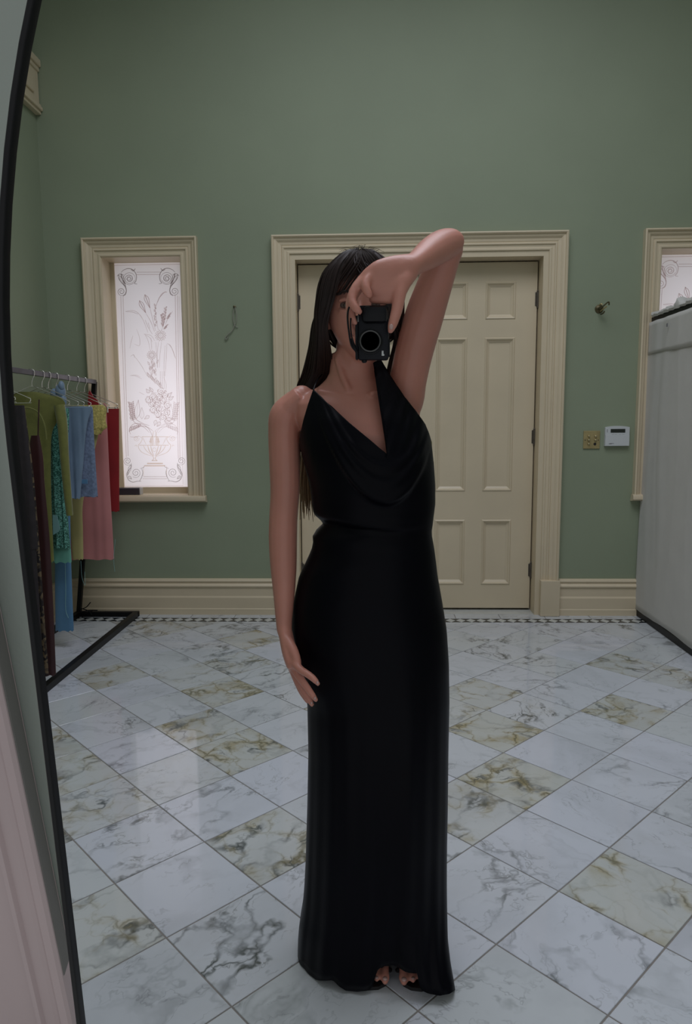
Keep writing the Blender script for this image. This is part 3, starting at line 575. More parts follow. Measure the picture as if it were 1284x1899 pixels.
def keypad():
    a, b = P(1123.5, 790, WALL - .02), P(1167, 827, WALL - .02); r = empty('alarm_keypad', ((a[0] + b[0]) / 2, WALL, b[2])); tag(r, 'white alarm keypad with dark display and closed flap, beside the brass switch', 'keypad')
    w = b[0] - a[0]; hh = a[2] - b[2]; zs = a[2] - .43 * hh
    def arc(y0, y1, z0, bulge, xa, xb, zb, nm, m, par=None):
        pts = [(xa, zb), (xb, zb)] + [(xb + (xa - xb) * t / 10, z0 + bulge * (1 - (2 * t / 10 - 1) ** 2)) for t in range(11)]; kq = len(pts)
        V = [(x, yy, z) for yy in (y0, y1) for x, z in pts]; mb = MB().add(V, [tuple(range(kq)), tuple(range(2 * kq - 1, kq - 1, -1))] + [(i, (i + 1) % kq, kq + (i + 1) % kq, kq + i) for i in range(kq)]); return mb.build(nm, m)
    world_child(arc(WALL - .020, WALL, a[2] - .06 * hh, .06 * hh, a[0], b[0], zs - .005, 'housing', WPLAST), r)
    world_child(MB().box((a[0], WALL - .015, b[2]), (b[0], WALL, zs - .004)).build('housing_base', WPLAST), r)
    world_child(arc(WALL - .026, WALL - .0145, zs - .003, -.012 * 0, a[0] + .001, b[0] - .001, b[2] + .002, 'flap', WPLAST), r)
    world_child(MB().box((a[0] + .22 * w, WALL - .0225, a[2] - .33 * hh), (a[0] + .82 * w, WALL - .019, a[2] - .15 * hh), .001).build('display', LCD), r)
    for t in range(4): world_child(MB().box((a[0] + (.27 + .145 * t) * w, WALL - .0225, a[2] - .415 * hh), (a[0] + (.27 + .145 * t + .075) * w, WALL - .019, a[2] - .375 * hh), .001).build('button', WPLAST), r)
    for t in range(3): world_child(MB().box((a[0] + .06 * w, WALL - .0205, a[2] - (.20 + .055 * t) * hh), (a[0] + .10 * w, WALL - .0195, a[2] - (.175 + .055 * t) * hh)).build('indicator', GREYP), r)
    lg = MB(); lz = b[2] + .115 * hh
    lg.box((a[0] + .15 * w, WALL - .0268, lz - .0022), (a[0] + .27 * w, WALL - .0255, lz + .0022), .002).box((a[0] + .20 * w, WALL - .0268, lz + .001), (a[0] + .36 * w, WALL - .0255, lz + .0038), .002); world_child(lg.build('emblem', GREYP), r)
keypad()
# cord loop on a nail; brass bracket
r = empty('cord_hook', P(435, 570, WALL)); tag(r, 'small wall hook with a thin looped cord, between window and door', 'hook')
hk = MB().lathe([(.010, 0), (.010, .004), (.004, .008), (.004, .022), (.007, .024), (.002, .028)], P(435.5, 569.5, WALL), (0, -1, 0), 14); world_child(hk.build('hook', DARKBR, smooth=True), r)
cr = MB(); Yc = WALL - .012
lp = [P(435.5, 569, Yc), P(433.2, 580, Yc), P(433, 592, Yc), P(435.4, 602, Yc), P(438.4, 594, Yc), P(438.6, 582, Yc), P(436.2, 569.5, Yc)]; cr.tube(catmull(lp, 5), .0030, 7)
cr.tube(catmull([P(435.4, 602, Yc), P(433, 609, Yc), P(429, 615, Yc), P(423, 620, Yc), P(418, 626, Yc), P(420, 629, Yc), P(424, 624, Yc)], 5), .0034, 7); cr.tube(catmull([P(435.4, 602, Yc + .004), P(438, 606, Yc + .004), P(441.5, 607, Yc + .006)], 5), .0024, 7)
world_child(cr.build('cord', ROPE, smooth=True), r)
r = empty('wall_bracket', P(1116, 574, WALL)); tag(r, 'small tarnished brass bracket with prongs, right of the door', 'bracket')
world_child(MB().lathe([(.028, 0), (.028, .004), (.020, .010), (.012, .014), (.008, .03), (.005, .034)], P(1111.5, 573, WALL), (0, -1, 0), 20).build('rose', DARKBR, smooth=True), r)
for pts in ([(1112, 566, .03), (1115, 563.5, .045), (1118, 565, .05)], [(1113, 575, .03), (1117, 570, .06), (1129, 560, .09), (1130, 566, .09)], [(1114, 577, .03), (1119, 573, .06), (1126, 568, .08)], [(1115, 583, .02), (1119, 581, .05), (1122, 577, .06)]):
    world_child(MB().tube(catmull([P(x, y, WALL - d) for x, y, d in pts], 5), .0045, 8).build('prong', BRASS if pts[0][1] in (566, 577) else DARKBR, smooth=True), r)
# box on the left window sill
a, b = P(221, 901, WALL + .02), P(262, 914.5, WALL + .02); r = empty('sill_box', (b[0] - .07, WALL + .03, SILL + .014)); tag(r, 'low charcoal box, its lit end coloured pale, lying on the left window sill', 'box')
world_child(MB().box((b[0] - .19, WALL + .006, SILL + .014), (b[0] - .008, WALL + .066, SILL + .062), .004).build('box_body', SILLBOX), r)
world_child(MB().box((b[0] - .008, WALL + .006, SILL + .014), (b[0], WALL + .066, SILL + .063), .004).build('lit_end', BOXEND), r)  # light falling on the box's end, put into a pale colour
# ================================================================== fitting-room partition on the right
BX = 1.845; r = empty('curtain_partition', (BX, 4.2, 0)); tag(r, 'white cotton curtain partition on a black metal frame at the right', 'curtain')
zt = PX(1243, 582, BX)[2]
world_child(MB().box((BX - .004, 2.9, zt - .018), (BX + .030, 4.875, zt + .018), .003).build('top_rail', BLACKMET), r)
world_child(MB().box((BX - .018, 2.9, .002), (BX + .022, 4.86, .048), .003).build('bottom_rail', BLACKMET), r)
for y in (2.92, 4.835): world_child(MB().box((BX + .002, y - .016, .04), (BX + .030, y + .016, zt), .003).build('post', BLACKMET), r)
V = []; ny, nz = 150, 50; folds = [(rng.uniform(2.9, 4.87), rng.uniform(.02, .07), rng.uniform(-.012, .014)) for _ in range(30)]
def sheet_x(y, z):
    u = z / zt; s = 0
    for c, w, A in folds: s += A * math.exp(-((y - c - .03 * math.sin(3 * z + c * 9)) / w) ** 2) * (.35 + .65 * u)
    return BX - .012 - abs(s) * .9 - .010 * (1 - u) + .003 * math.sin(11 * y + 4 * z)
for i in range(ny + 1):
    y = 2.9 + (4.872 - 2.9) * i / ny
    for j in range(nz + 1): z = .052 + (zt - .016 - .052) * j / nz + (.006 * math.sin(9 * y) if j == 0 else 0); V.append((sheet_x(y, z), y, z))
Fm = [(i * (nz + 1) + j, (i + 1) * (nz + 1) + j, (i + 1) * (nz + 1) + j + 1, i * (nz + 1) + j + 1) for i in range(ny) for j in range(nz)]
o = MB().add(V, Fm).build('curtain', SHEET, smooth=True, fix=False); world_child(o, r); md = o.modifiers.new('thickness', 'SOLIDIFY'); md.thickness = .0025
hz = PX(1245, 650, BX)[2]; V = []
for i in range(ny + 1):
    y = 2.9 + (4.85 - 2.9) * i / ny
    for j in range(9): z = hz + (zt - .017 - hz) * j / 8; V.append((sheet_x(y, z) - .006 - .002 * math.sin(23 * y), y, z + (.006 * math.sin(7 * y) if j == 0 else 0)))
o = MB().add(V, [(i * 9 + j, (i + 1) * 9 + j, (i + 1) * 9 + j + 1, i * 9 + j + 1) for i in range(ny) for j in range(8)]).build('curtain_flap', SHEET, smooth=True, fix=False); world_child(o, r); md = o.modifiers.new('thickness', 'SOLIDIFY'); md.thickness = .002
V = []; nn = 90                                                    # rumpled cloth bunched over the top rail
hts = [.020 + .012 * abs(math.sin(i * .37)) + .010 * rng.random() + (.030 if i in (61, 62, 72, 73) else 0) for i in range(nn + 1)]
for i in range(nn + 1):
    y = 2.9 + (4.84 - 2.9) * i / nn
    for j, (dx_, f) in enumerate(((-.010, 0), (-.016, .45), (-.006, .85), (.02, 1.0), (.05, .8), (.062, .3), (.05, 0))): V.append((BX + dx_ + .008 * math.sin(i * 1.7 + j), y, zt + .014 + hts[i] * f))
world_child(MB().add(V, [(i * 7 + j, (i + 1) * 7 + j, (i + 1) * 7 + j + 1, i * 7 + j + 1) for i in range(nn) for j in range(6)]).build('bunched_cloth', SHEET, smooth=True, fix=False), r)
tg = PX(1240, 602, BX - .03); world_child(MB().box((BX - .04, tg[1] - .006, tg[2] - .012), (BX - .034, tg[1] + .006, tg[2] + .008), .002).build('care_tag', GREYP), r)
# ================================================================== clothes rail and clothes
RX = -1.87; r = empty('clothes_rail', (-1.86, 4.0, 0)); tag(r, 'black metal clothes rail on a floor frame, by the left window', 'clothes rail')
RZ = 1.625; yn = 3.15; yf = 4.80
world_child(MB().box((RX - .014, yn, RZ - .014), (RX + .014, yf, RZ + .014), .002).build('top_rail', RAIL), r)
for y in (yf, yn):
    bx0, bx1 = -2.065, RX; w = .014; V = [(bx0 - w, y - w, .02), (bx0 + w, y - w, .02), (bx0 + w, y + w, .02), (bx0 - w, y + w, .02), (bx1 - w, y - w, RZ), (bx1 + w, y - w, RZ), (bx1 + w, y + w, RZ), (bx1 - w, y + w, RZ)]
    world_child(MB().add(V, [(0, 1, 2, 3), (4, 5, 6, 7), (0, 1, 5, 4), (1, 2, 6, 5), (2, 3, 7, 6), (3, 0, 4, 7)]).build('post', BLACKMET), r)
    world_child(MB().box((-2.085, y - .018, .0), (-1.638, y + .018, .036), .002).build('cross_bar', BLACKMET), r)
for x in (-1.656, -2.067): world_child(MB().box((x - .018, yn, .0), (x + .018, yf, .037), .002).build('base_bar', BLACKMET), r)
tw = MB()                                                          # dark twisted ties at the foot of the post
for pts in ([(150, 1130, 0), (160, 1126, 0), (168, 1117, 0)], [(150, 1136, 0), (164, 1132, 0), (181, 1132, 0)], [(152, 1146, 0), (160, 1137, 0), (172, 1133, 0)], [(150, 1128, 0), (164, 1133, 0), (170, 1140, 0)]): tw.tube(catmull([P(x, y, 4.76) for x, y, _ in pts], 4), .0035, 6)
world_child(tw.build('tie_wire', BLACKMET, smooth=True), r)
def hanger(y, label, shoulder=.20, drop=.085, clip_=False):
    rt = empty('wire_hanger', (RX, y, RZ)); tag(rt, label, 'hanger', 'wire hangers on the clothes rail')
    hook = [(RX - .012, y, RZ - .012), (RX - .020, y, RZ + .006), (RX - .012, y, RZ + .019), (RX + .004, y, RZ + .021), (RX + .017, y, RZ + .010), (RX + .016, y, RZ - .016), (RX + .002, y, RZ - .045), (RX, y, RZ - .075)]
    world_child(MB().tube(catmull(hook, 4), .0017, 6).build('hook', WIRE, smooth=True), rt)
    zt_ = RZ - .075; sh = [(RX, y, zt_), (RX + .03, y, zt_ - .006), (RX + shoulder - .02, y, zt_ - drop + .012), (RX + shoulder, y, zt_ - drop), (RX + shoulder - .008, y, zt_ - drop - .016), (RX + shoulder - .03, y, zt_ - drop - .018), (RX - shoulder + .03, y, zt_ - drop - .018), (RX - shoulder + .008, y, zt_ - drop - .016), (RX - shoulder, y, zt_ - drop), (RX - shoulder + .02, y, zt_ - drop + .012), (RX - .03, y, zt_ - .006), (RX, y, zt_)]
    world_child(MB().tube(catmull(sh, 3), .0021, 6).build('shoulder_wire', WIRE, smooth=True), rt)
    if clip_:
        for s in (1, -1): world_child(MB().tube([(RX + s * shoulder * .93, y, zt_ - drop - .012), (RX + s * shoulder * .93, y, zt_ - drop - .05)], .005, 6).build('clip', WIRE, smooth=True), rt)
    return rt
def cloth(rows, y, name, m, fold=.008, freq=7, seed=0, n=64, sq=.35, n_sub=6, thick=.016):
    """hanging garment: rows (z, x left, x right, depth scale) top to bottom, a closed flattened tube with vertical folds"""
    rr = catmull([np.array(q, float) for q in rows], n_sub) if n_sub > 1 else [np.array(q, float) for q in rows]
    g = np.random.default_rng(seed); ph = g.uniform(0, 6.28, 5); fr = g.uniform(.7, 1.3, 5) * freq; V = []; zt0, zb0 = rows[0][0], rows[-1][0]
    for q in rr:
        z, xl, xr, ds = q; t = (zt0 - z) / (zt0 - zb0 + 1e-6)
        for j in range(n):
            a = 2 * math.pi * j / n; c, s = math.cos(a), math.sin(a); c2 = math.copysign(abs(c) ** .75, c)
            x = (xl + xr) / 2 + (xr - xl) / 2 * c2; f = sum(math.sin(fr[k] * (k * .45 + 1) * (x - RX) * 9 + ph[k] + .6 * t) for k in range(5)) / 5
            V.append((x, y - s * thick * ds - fold * f * (.25 + .75 * t) * (1 - abs(c2) ** 6 * .6), z + .004 * math.sin(9 * a) * (t > .98)))
    k = len(rr); Fm = [(i * n + j, i * n + (j + 1) % n, (i + 1) * n + (j + 1) % n, (i + 1) * n + j) for i in range(k - 1) for j in range(n)] + [tuple(range(n - 1, -1, -1))]
    return MB().add(V, Fm).build(name, m, smooth=True, fix=False)
RED = mat('crimson_cloth', (.26, .004, .007), .75, var=.1, sheen=.2); PINK = mat('pink_cloth', (.55, .21, .20), .7, var=.08, scale=5, sheen=.3)
YEL = mat('pale_yellow_cloth', (.46, .40, .16), .75, var=.08, sheen=.2); LACE = mat('yellow_lace', (.52, .43, .13), .8, var=.35, scale=90, bump=.8, bscale=130)
BLUE = mat('dusty_blue_satin', (.17, .245, .34), .5, var=.12, scale=6, sheen=.2); BLUE2 = mat('denim_blue_lace', (.17, .22, .33), .7, var=.25, scale=70, bump=.5, bscale=110)
TEAL = mat('bright_blue_cloth', (.085, .21, .36), .6, var=.05, sheen=.2); MINT = mat('mint_satin', (.13, .36, .28), .45, var=.06)
LIME = mat('olive_lime_knit', (.150, .155, .030), .75, var=.12, scale=30, sheen=.3, bump=.3, bscale=300); MAR = mat('maroon_satin', (.038, .008, .009), .5, var=.15)
DBROWN = mat('dark_brown_cloth', (.016, .011, .013), .7, var=.3, scale=30); AQUA = mat('pale_aqua', (.25, .47, .46), .6)
def spangle(name, base, pale, scale, thr, rough=.5, metal=0.0):
    m = mat(name, base, rough, metal=metal); nt = m.node_tree; v = nt.nodes.new('ShaderNodeTexVoronoi'); v.inputs['Scale'].default_value = scale; tc = nt.nodes.new('ShaderNodeTexCoord')
    nt.links.new(tc.outputs['Object'], v.inputs['Vector']); sx = nt.nodes.new('ShaderNodeSeparateColor'); nt.links.new(v.outputs['Color'], sx.inputs[0])
    rp = nt.nodes.new('ShaderNodeValToRGB'); rp.color_ramp.elements[0].position = thr; rp.color_ramp.elements[0].color = (*base, 1); rp.color_ramp.elements[1].position = min(1, thr + .25); rp.color_ramp.elements[1].color = (*pale, 1)
    nt.links.new(sx.outputs[0], rp.inputs['Fac']); nt.links.new(rp.outputs['Color'], nt.nodes['Principled BSDF'].inputs['Base Color']); return m
SEQ = spangle('green_sequins', (.022, .10, .075), (.16, .42, .34), 210, .45, .35)
LEO = spangle('leopard_print', (.135, .095, .05), (.010, .006, .006), 62, .30, .7)
def prof_rows(y, pr, zt_extra=0.0):
    """right edge measured in the photo; left edge mirrored about the rail"""
    out = []
    for item in pr:
        px_, py_ = item[:2]; p = P(px_, py_, y); hw = p[0] - RX; lw = item[2] if len(item) > 2 else hw; out.append((p[2], RX - lw, p[0], item[3] if len(item) > 3 else 1.0))
    return out
gy = dict(red=4.62, pink=4.50, yellow=4.36, blue=4.20, mint=4.02, teal=4.10, lime=3.90, maroon=3.45, leopard=3.30)
def garment(name, y, label): rt = empty(name, (RX, y, .0)); tag(rt, label, 'clothing', 'clothes on the rail'); return rt
r = garment('red_dress', gy['red'], 'crimson straight skirt at the window end of the rail')
y = gy['red']; world_child(cloth(prof_rows(y, [(221, 762), (221, 765), (221.3, 850), (221.5, 948)]), y, 'skirt', RED, .002, 2, 1), r)
pk = MB(); q = [P(x_, y_, y - .03) for x_, y_ in ((163, 752), (164, 728), (166, 724), (173, 736), (180, 742), (184, 753))]
pk.add([*q, *[p + np.array([0, .012, 0]) for p in q]], [tuple(range(6)), tuple(range(11, 5, -1))] + [(i, (i + 1) % 6, 6 + (i + 1) % 6, 6 + i) for i in range(6)]); world_child(pk.build('shoulder', RED), r)
r = garment('pink_dress', gy['pink'], 'long rose pink skirt hanging beside the crimson skirt')
y = gy['pink']; world_child(cloth(prof_rows(y, [(197, 759), (198, 770), (200, 810), (204, 900), (208, 970), (212, 1037)]), y, 'skirt', PINK, .010, 4, 2), r)
world_child(MB().tube(catmull([P(199, 758, y), P(196, 752, y), P(192, 748, y - .01)], 4), .004, 6).build('strap', PINK), r)
th = MB()
for pts in ([(214, 1000), (211, 1035), (213, 1060)], [(150, 1040), (152, 1070), (158, 1085), (157, 1060)]): world_child(MB().tube(catmull([P(a_, b_, y - .02) for a_, b_ in pts], 5), .0012, 5).build('loose_thread', AQUA), r)
r = garment('yellow_dress', gy['yellow'], 'pale yellow dress with a lace bodice, between pink and blue')
y = gy['yellow']; bod = cloth(prof_rows(y, [(190, 751), (196, 755), (197.5, 765), (196, 780), (199, 792), (193, 797), (187, 805)]), y, 'lace_bodice', LACE, .010, 14, 3, thick=.020); world_child(bod, r)
world_child(cloth(prof_rows(y, [(184, 790), (170, 850), (152, 930), (151.5, 985), (152.5, 1038)]), y + .02, 'skirt', YEL, .006, 4, 4), r)
r = garment('blue_skirt', gy['blue'], 'dusty blue short skirt with lace trim, in the middle of the rail')
y = gy['blue']; world_child(cloth(prof_rows(y, [(171, 757), (172.5, 762), (174, 800), (177.5, 860), (181.5, 921)]), y, 'skirt', BLUE2, .008, 6, 5), r)
world_child(cloth([(P(1, 757, y - .04)[2], P(118, 757, y - .04)[0], P(171, 757, y - .04)[0], 1), (P(1, 800, y - .04)[2], P(120, 800, y - .04)[0], P(160, 800, y - .04)[0], 1), (P(1, 925, y - .04)[2], P(126, 925, y - .04)[0], P(149, 925, y - .04)[0], 1)], y - .04, 'front_panel', BLUE, .012, 9, 6), r)
wa = P(150, 757, y - .03); world_child(MB().tube([P(122, 757, y - .03), P(148, 756, y - .035), P(171, 756, y - .03)], .006, 8).build('waistband', BLUE, smooth=True), r)
ps = MB(); a = P(152, 889, y - .03); b_ = P(163, 897, y - .03); ps.box((a[0], y - .036, b_[2]), (b_[0], y - .030, a[2]), .001); world_child(ps.build('dark_patch', TEAL), r)
r = garment('teal_dress', gy['teal'], 'long bright blue dress reaching near the floor, with knotted shoulder')
y = gy['teal']; world_child(cloth([(P(1, 800, y)[2], P(100, 800, y)[0], P(128, 800, y)[0], .8), (P(1, 1000, y)[2], P(102, 1000, y)[0], P(131, 1000, y)[0], .9), (P(1, 1085, y)[2], P(102, 1085, y)[0], P(133.5, 1085, y)[0], .9), (P(1, 1169, y)[2], P(103, 1169, y)[0], P(137, 1169, y)[0], .9)], y, 'skirt', TEAL, .003, 3, 7), r)
kn = MB(); c = P(112, 726, y); kn.ell(c, (.030, .028, .045), 14, 10).ell(c + [.012, -.01, .030], (.018, .02, .03), 12, 8).ell(c + [-.035, .0, -.012], (.025, .022, .03), 12, 8).ell(c + [.012, 0, -.05], (.022, .02, .04), 12, 8); kn.ell(c + [.01, 0, -.13], (.02, .015, .10), 12, 8)
world_child(kn.build('knotted_shoulder', BLUE, smooth=True), r)
th = MB(); th.tube(catmull([P(121, 1045, y - .025), P(122, 1090, y - .025), P(122, 1130, y - .025), P(127, 1146, y - .025)], 5), .0014, 5); world_child(th.build('loose_thread', AQUA), r)
r = garment('sequin_dress', gy['mint'], 'mint green sequin dress with a satin hem band')
y = gy['mint']; world_child(cloth([(P(1, 758, y)[2], P(92, 758, y)[0], P(128, 758, y)[0], .9), (P(1, 800, y)[2], P(90, 800, y)[0], P(127.5, 800, y)[0], 1), (P(1, 900, y)[2], P(91, 900, y)[0], P(124, 900, y)[0], 1.2), (P(1, 980, y)[2], P(97, 980, y)[0], P(127, 980, y)[0], 1.3), (P(1, 1016, y)[2], P(99, 1016, y)[0], P(131, 1016, y)[0], 1.3)], y, 'sequin_body', SEQ, .018, 12, 8, thick=.02), r)
world_child(cloth([(P(1, 1012, y)[2], P(99, 1012, y)[0], P(130.5, 1012, y)[0], 1), (P(1, 1043, y)[2], P(96, 1043, y)[0], P(132.5, 1043, y)[0], 1)], y + .004, 'hem_band', MINT, .004, 6, 9, n_sub=3), r)
world_child(MB().add([P(98, 955, y - .045), P(106, 955, y - .045), P(112, 980, y - .045), P(109, 986, y - .045), P(99, 992, y - .045)], [(0, 1, 2, 3, 4)]).build('ribbon_end', AQUA), r).modifiers.new('thickness', 'SOLIDIFY').thickness = .003
r = garment('lime_top', gy['lime'], 'olive lime long sleeved knit top with a scooped neck')
y = gy['lime']; zl = P(1, 742, y)[2]
world_child(cloth([(P(1, 727, y)[2], P(30, 727, y)[0], P(66, 727, y)[0], .6), (P(1, 733, y)[2], P(15, 733, y)[0], P(92, 733, y)[0], .8), (P(1, 742, y)[2], P(5, 742, y)[0], P(116, 742, y)[0], 1), (P(1, 765, y)[2], P(5, 765, y)[0], P(118, 765, y)[0], 1), (P(1, 800, y)[2], P(10, 800, y)[0], P(96, 800, y)[0], 1), (P(1, 860, y)[2], P(15, 860, y)[0], P(93, 860, y)[0], 1), (P(1, 960, y)[2], P(20, 960, y)[0], P(95, 960, y)[0], 1), (P(1, 1042, y)[2], P(20, 1042, y)[0], P(99, 1042, y)[0], 1)], y + .01, 'body', LIME, .006, 6, 10), r)
sl = [P(110, 752, y - .02), P(116, 790, y - .03), P(120, 850, y - .03), P(125, 910, y - .03), P(129.5, 956, y - .03)]; world_child(MB().tube(catmull(sl, 5), [.030 - .012 * i / 20 for i in range(21)], 12).build('sleeve', LIME, smooth=True), r)
nk = [P(44, 756, y - .03), P(56, 757, y - .03), P(70, 764, y - .03), (P(79, 778, y - .03)), P(84, 795, y - .03), P(86, 815, y - .03)]; world_child(MB().tube(catmull(nk, 5), .0045, 7).build('neckline', LIME, smooth=True), r)
r = garment('maroon_dress', gy['maroon'], 'long dark maroon slip dress at the near end of the rail')
y = gy['maroon']; world_child(cloth([(P(1, 808, y)[2], P(58, 808, y)[0], P(73, 808, y)[0], .6), (P(1, 850, y)[2], P(50, 850, y)[0], P(80, 850, y)[0], .9), (P(1, 900, y)[2], P(45, 900, y)[0], P(83, 900, y)[0], 1), (P(1, 1000, y)[2], P(45, 1000, y)[0], P(92, 1000, y)[0], 1), (P(1, 1120, y)[2], P(45, 1120, y)[0], P(98.5, 1120, y)[0], 1), (P(1, 1251, y)[2], P(45, 1251, y)[0], P(104, 1251, y)[0], 1)], y, 'slip', MAR, .006, 5, 11), r)
world_child(MB().tube([P(72.5, 741, y), P(71.5, 775, y - .01), P(70.5, 812, y)], .0032, 7).build('strap', MAR), r)
r = garment('leopard_dress', gy['leopard'], 'long leopard print dress, nearest on the rail beside the mirror frame')
y = gy['leopard']; world_child(cloth([(P(1, 756, y)[2], P(10, 756, y)[0], P(46, 756, y)[0], .8), (P(1, 790, y)[2], P(10, 790, y)[0], P(50, 790, y)[0], 1), (P(1, 880, y)[2], P(10, 880, y)[0], P(62, 880, y)[0], 1), (P(1, 1010, y)[2], P(20, 1010, y)[0], P(73, 1010, y)[0], 1), (P(1, 1120, y)[2], P(30, 1120, y)[0], P(81, 1120, y)[0], 1), (P(1, 1250, y)[2], P(30, 1250, y)[0], P(90.5, 1250, y)[0], 1)], y, 'dress', LEO, .006, 5, 12), r)
world_child(cloth([(P(1, 752, y - .06)[2], P(5, 752, y - .06)[0], P(45, 752, y - .06)[0], .8), (P(1, 870, y - .06)[2], P(5, 870, y - .06)[0], P(58, 870, y - .06)[0], 1), (P(1, 1010, y - .06)[2], P(10, 1010, y - .06)[0], P(70, 1010, y - .06)[0], 1), (P(1, 1030, y - .06)[2], P(10, 1030, y - .06)[0], P(68, 1030, y - .06)[0], 1), (P(1, 1252, y - .06)[2], P(10, 1252, y - .06)[0], P(81, 1252, y - .06)[0], 1)], y - .06, 'lining', DBROWN, .006, 5, 13), r)
for k_, lb in (('red', 'chrome wire hanger of the crimson skirt, nearest the window'), ('pink', 'chrome wire hanger holding the rose pink skirt'), ('yellow', 'chrome wire hanger holding the yellow lace dress'), ('blue', 'chrome wire hanger holding the dusty blue skirt'), ('teal', 'chrome wire hanger under the knotted bright blue dress'), ('mint', 'chrome wire hanger holding the mint sequin dress'), ('lime', 'chrome wire hanger inside the olive lime top'), ('maroon', 'chrome wire hanger holding the maroon slip dress'), ('leopard', 'chrome wire hanger holding the leopard print dress')):
    hanger(gy[k_], lb, .205 if k_ != 'red' else .215, clip_=k_ in ('red', 'blue', 'pink'))
# ================================================================== the woman
YB = 1.64
r = empty('person', (0.02, 1.64, 0)); tag(r, 'woman in a long black satin halter gown, arm raised, photographing with a black camera', 'person')
PERSON = r
# silhouette of the gown, row by row: photo row, left, right, half depth, centre distance
ROWS = np.array([(655, 606, 735, .062, 1.655), (684, 604, 740, .064, 1.655), (700, 575, 760, .078, 1.652), (740, 552, 782, .100, 1.648), (780, 551, 791, .122, 1.642), (820, 556, 799, .136, 1.640), (855, 565, 803, .138, 1.640), (900, 577, 806, .126, 1.64),
                 (935, 581, 806, .112, 1.64), (948, 582, 804, .108, 1.64), (957, 588, 803, .104, 1.64), (964, 601, 802, .098, 1.64), (974, 600, 801, .098, 1.64), (986, 585, 799, .102, 1.64), (996, 581, 800, .104, 1.64), (1010, 583, 803, .106, 1.642), (1030, 575, 806, .114, 1.644), (1070, 556, 811, .124, 1.648), (1120, 545, 820, .132, 1.65), (1170, 541, 828, .134, 1.65), (1230, 551, 832, .132, 1.65),
                 (1300, 571, 833, .127, 1.65), (1400, 573, 831, .123, 1.65), (1500, 571, 830, .121, 1.65), (1600, 568, 828, .122, 1.65), (1700, 563, 826, .125, 1.65), (1750, 559, 825, .128, 1.65), (1800, 556, 828, .132, 1.652), (1850, 554, 834, .136, 1.655)], float)
def row(py):
    return [np.interp(py, ROWS[:, 0], ROWS[:, i]) for i in range(1, 5)]
def spline_rows(pys):
    out = []
    for py in pys:
        a = [np.mean([np.interp(py + d, ROWS[:, 0], ROWS[:, i]) for d in (-2, 0, 2)]) for i in range(1, 5)]; out.append(a)
    return out
def front(px, py, infl=0.0, sign=-1):
    xl, xr, b, yc = [np.mean([np.interp(py + d, ROWS[:, 0], ROWS[:, i]) for d in (-5, 0, 5)]) for i in range(1, 5)]
    xc, a = (xl + xr) / 2, (xr - xl) / 2; s = max(-1.0, min(1.0, (px - xc) / a))
    return yc + sign * (b + infl) * max(0.0, 1 - abs(s) ** 2.15) ** .5
def at(px, py, y):                  # x and z measured on the body's middle plane, y is the depth of the cloth
    p = P(px, py, YB); return np.array([p[0], y, p[2]])
# ---- gown
keyS = [(-1, 558, 824, 566), (-.965, 563, 803, 570), (-.93, 569, 780, 575), (-.90, 577, 752, 582), (-.87, 585.5, 725, 589), (-.84, 590, 728, 596), (-.62, 612, 749, 622), (-.3, 650, 783, 654), (.05, 685, 812, 688), (.28, 715, 837, 715.5), (.30, 716.5, 836, 717), (.315, 714, 812, 718.5), (.335, 707, 768, 720.5), (.37, 692, 676, 724), (.43, 705, 668, 731), (.52, 727, 707, 742), (.63, 748, 739, 756), (.75, 768, 764, 770), (.86, 785, 787, 783), (.94, 792, 803, 793), (1, 797, 816, 801)]
kS = np.array(keyS, float); base_s = np.array(sorted(list(kS[:, 0]) + [c for c in -np.cos(np.linspace(0, math.pi, 84)) if np.min(np.abs(kS[:, 0] - c)) > .009]))
WROW = 972.0; MROW = 856.0
hem_px = np.array([(554, 1786), (566, 1800), (580, 1813), (600, 1818), (624, 1817), (634, 1828), (645, 1836), (665, 1838), (684, 1836), (693, 1826), (697, 1806), (703, 1793), (720, 1787), (745, 1787), (764, 1790), (768, 1812), (772, 1834), (785, 1842), (805, 1846), (822, 1843), (832, 1836)], float)
V = []; nb = 60; nskirt = 70; nbod1 = 26; nbod2 = 34
cols = [('f', s) for s in base_s] + [('b', math.cos(math.pi * t / nb)) for t in range(1, nb)]
def cowl(px, py):
    d = px - 717.0; w = 107.0 if d < 0 else 80.0; e = min(1.35, abs(d) / w)
    yb = 917 - (118 if d < 0 else 100) * e ** 2.0; yt = yb - 80; t = (py - yt) / (yb - yt); A = max(0, 1 - e ** 3 * .6)
    f = .020 * A * (max(0, min(1, t)) ** 1.4 if t <= 1 else math.exp(-((py - yb) / 7.0) ** 2) if py < yb + 40 else 0)
    for c, am_ in ((.30, .0045), (.62, .006)): f += am_ * A * math.exp(-((t - c) / .09) ** 2)
    f += .004 * math.exp(-((py - (880 - .35 * abs(d))) / 9) ** 2) / (1 + math.exp(-(d - 60) / 6)) - .008 * math.exp(-((px - 789) / 7) ** 2 - ((py - 840) / 26) ** 2)
    return f
rows_ = []
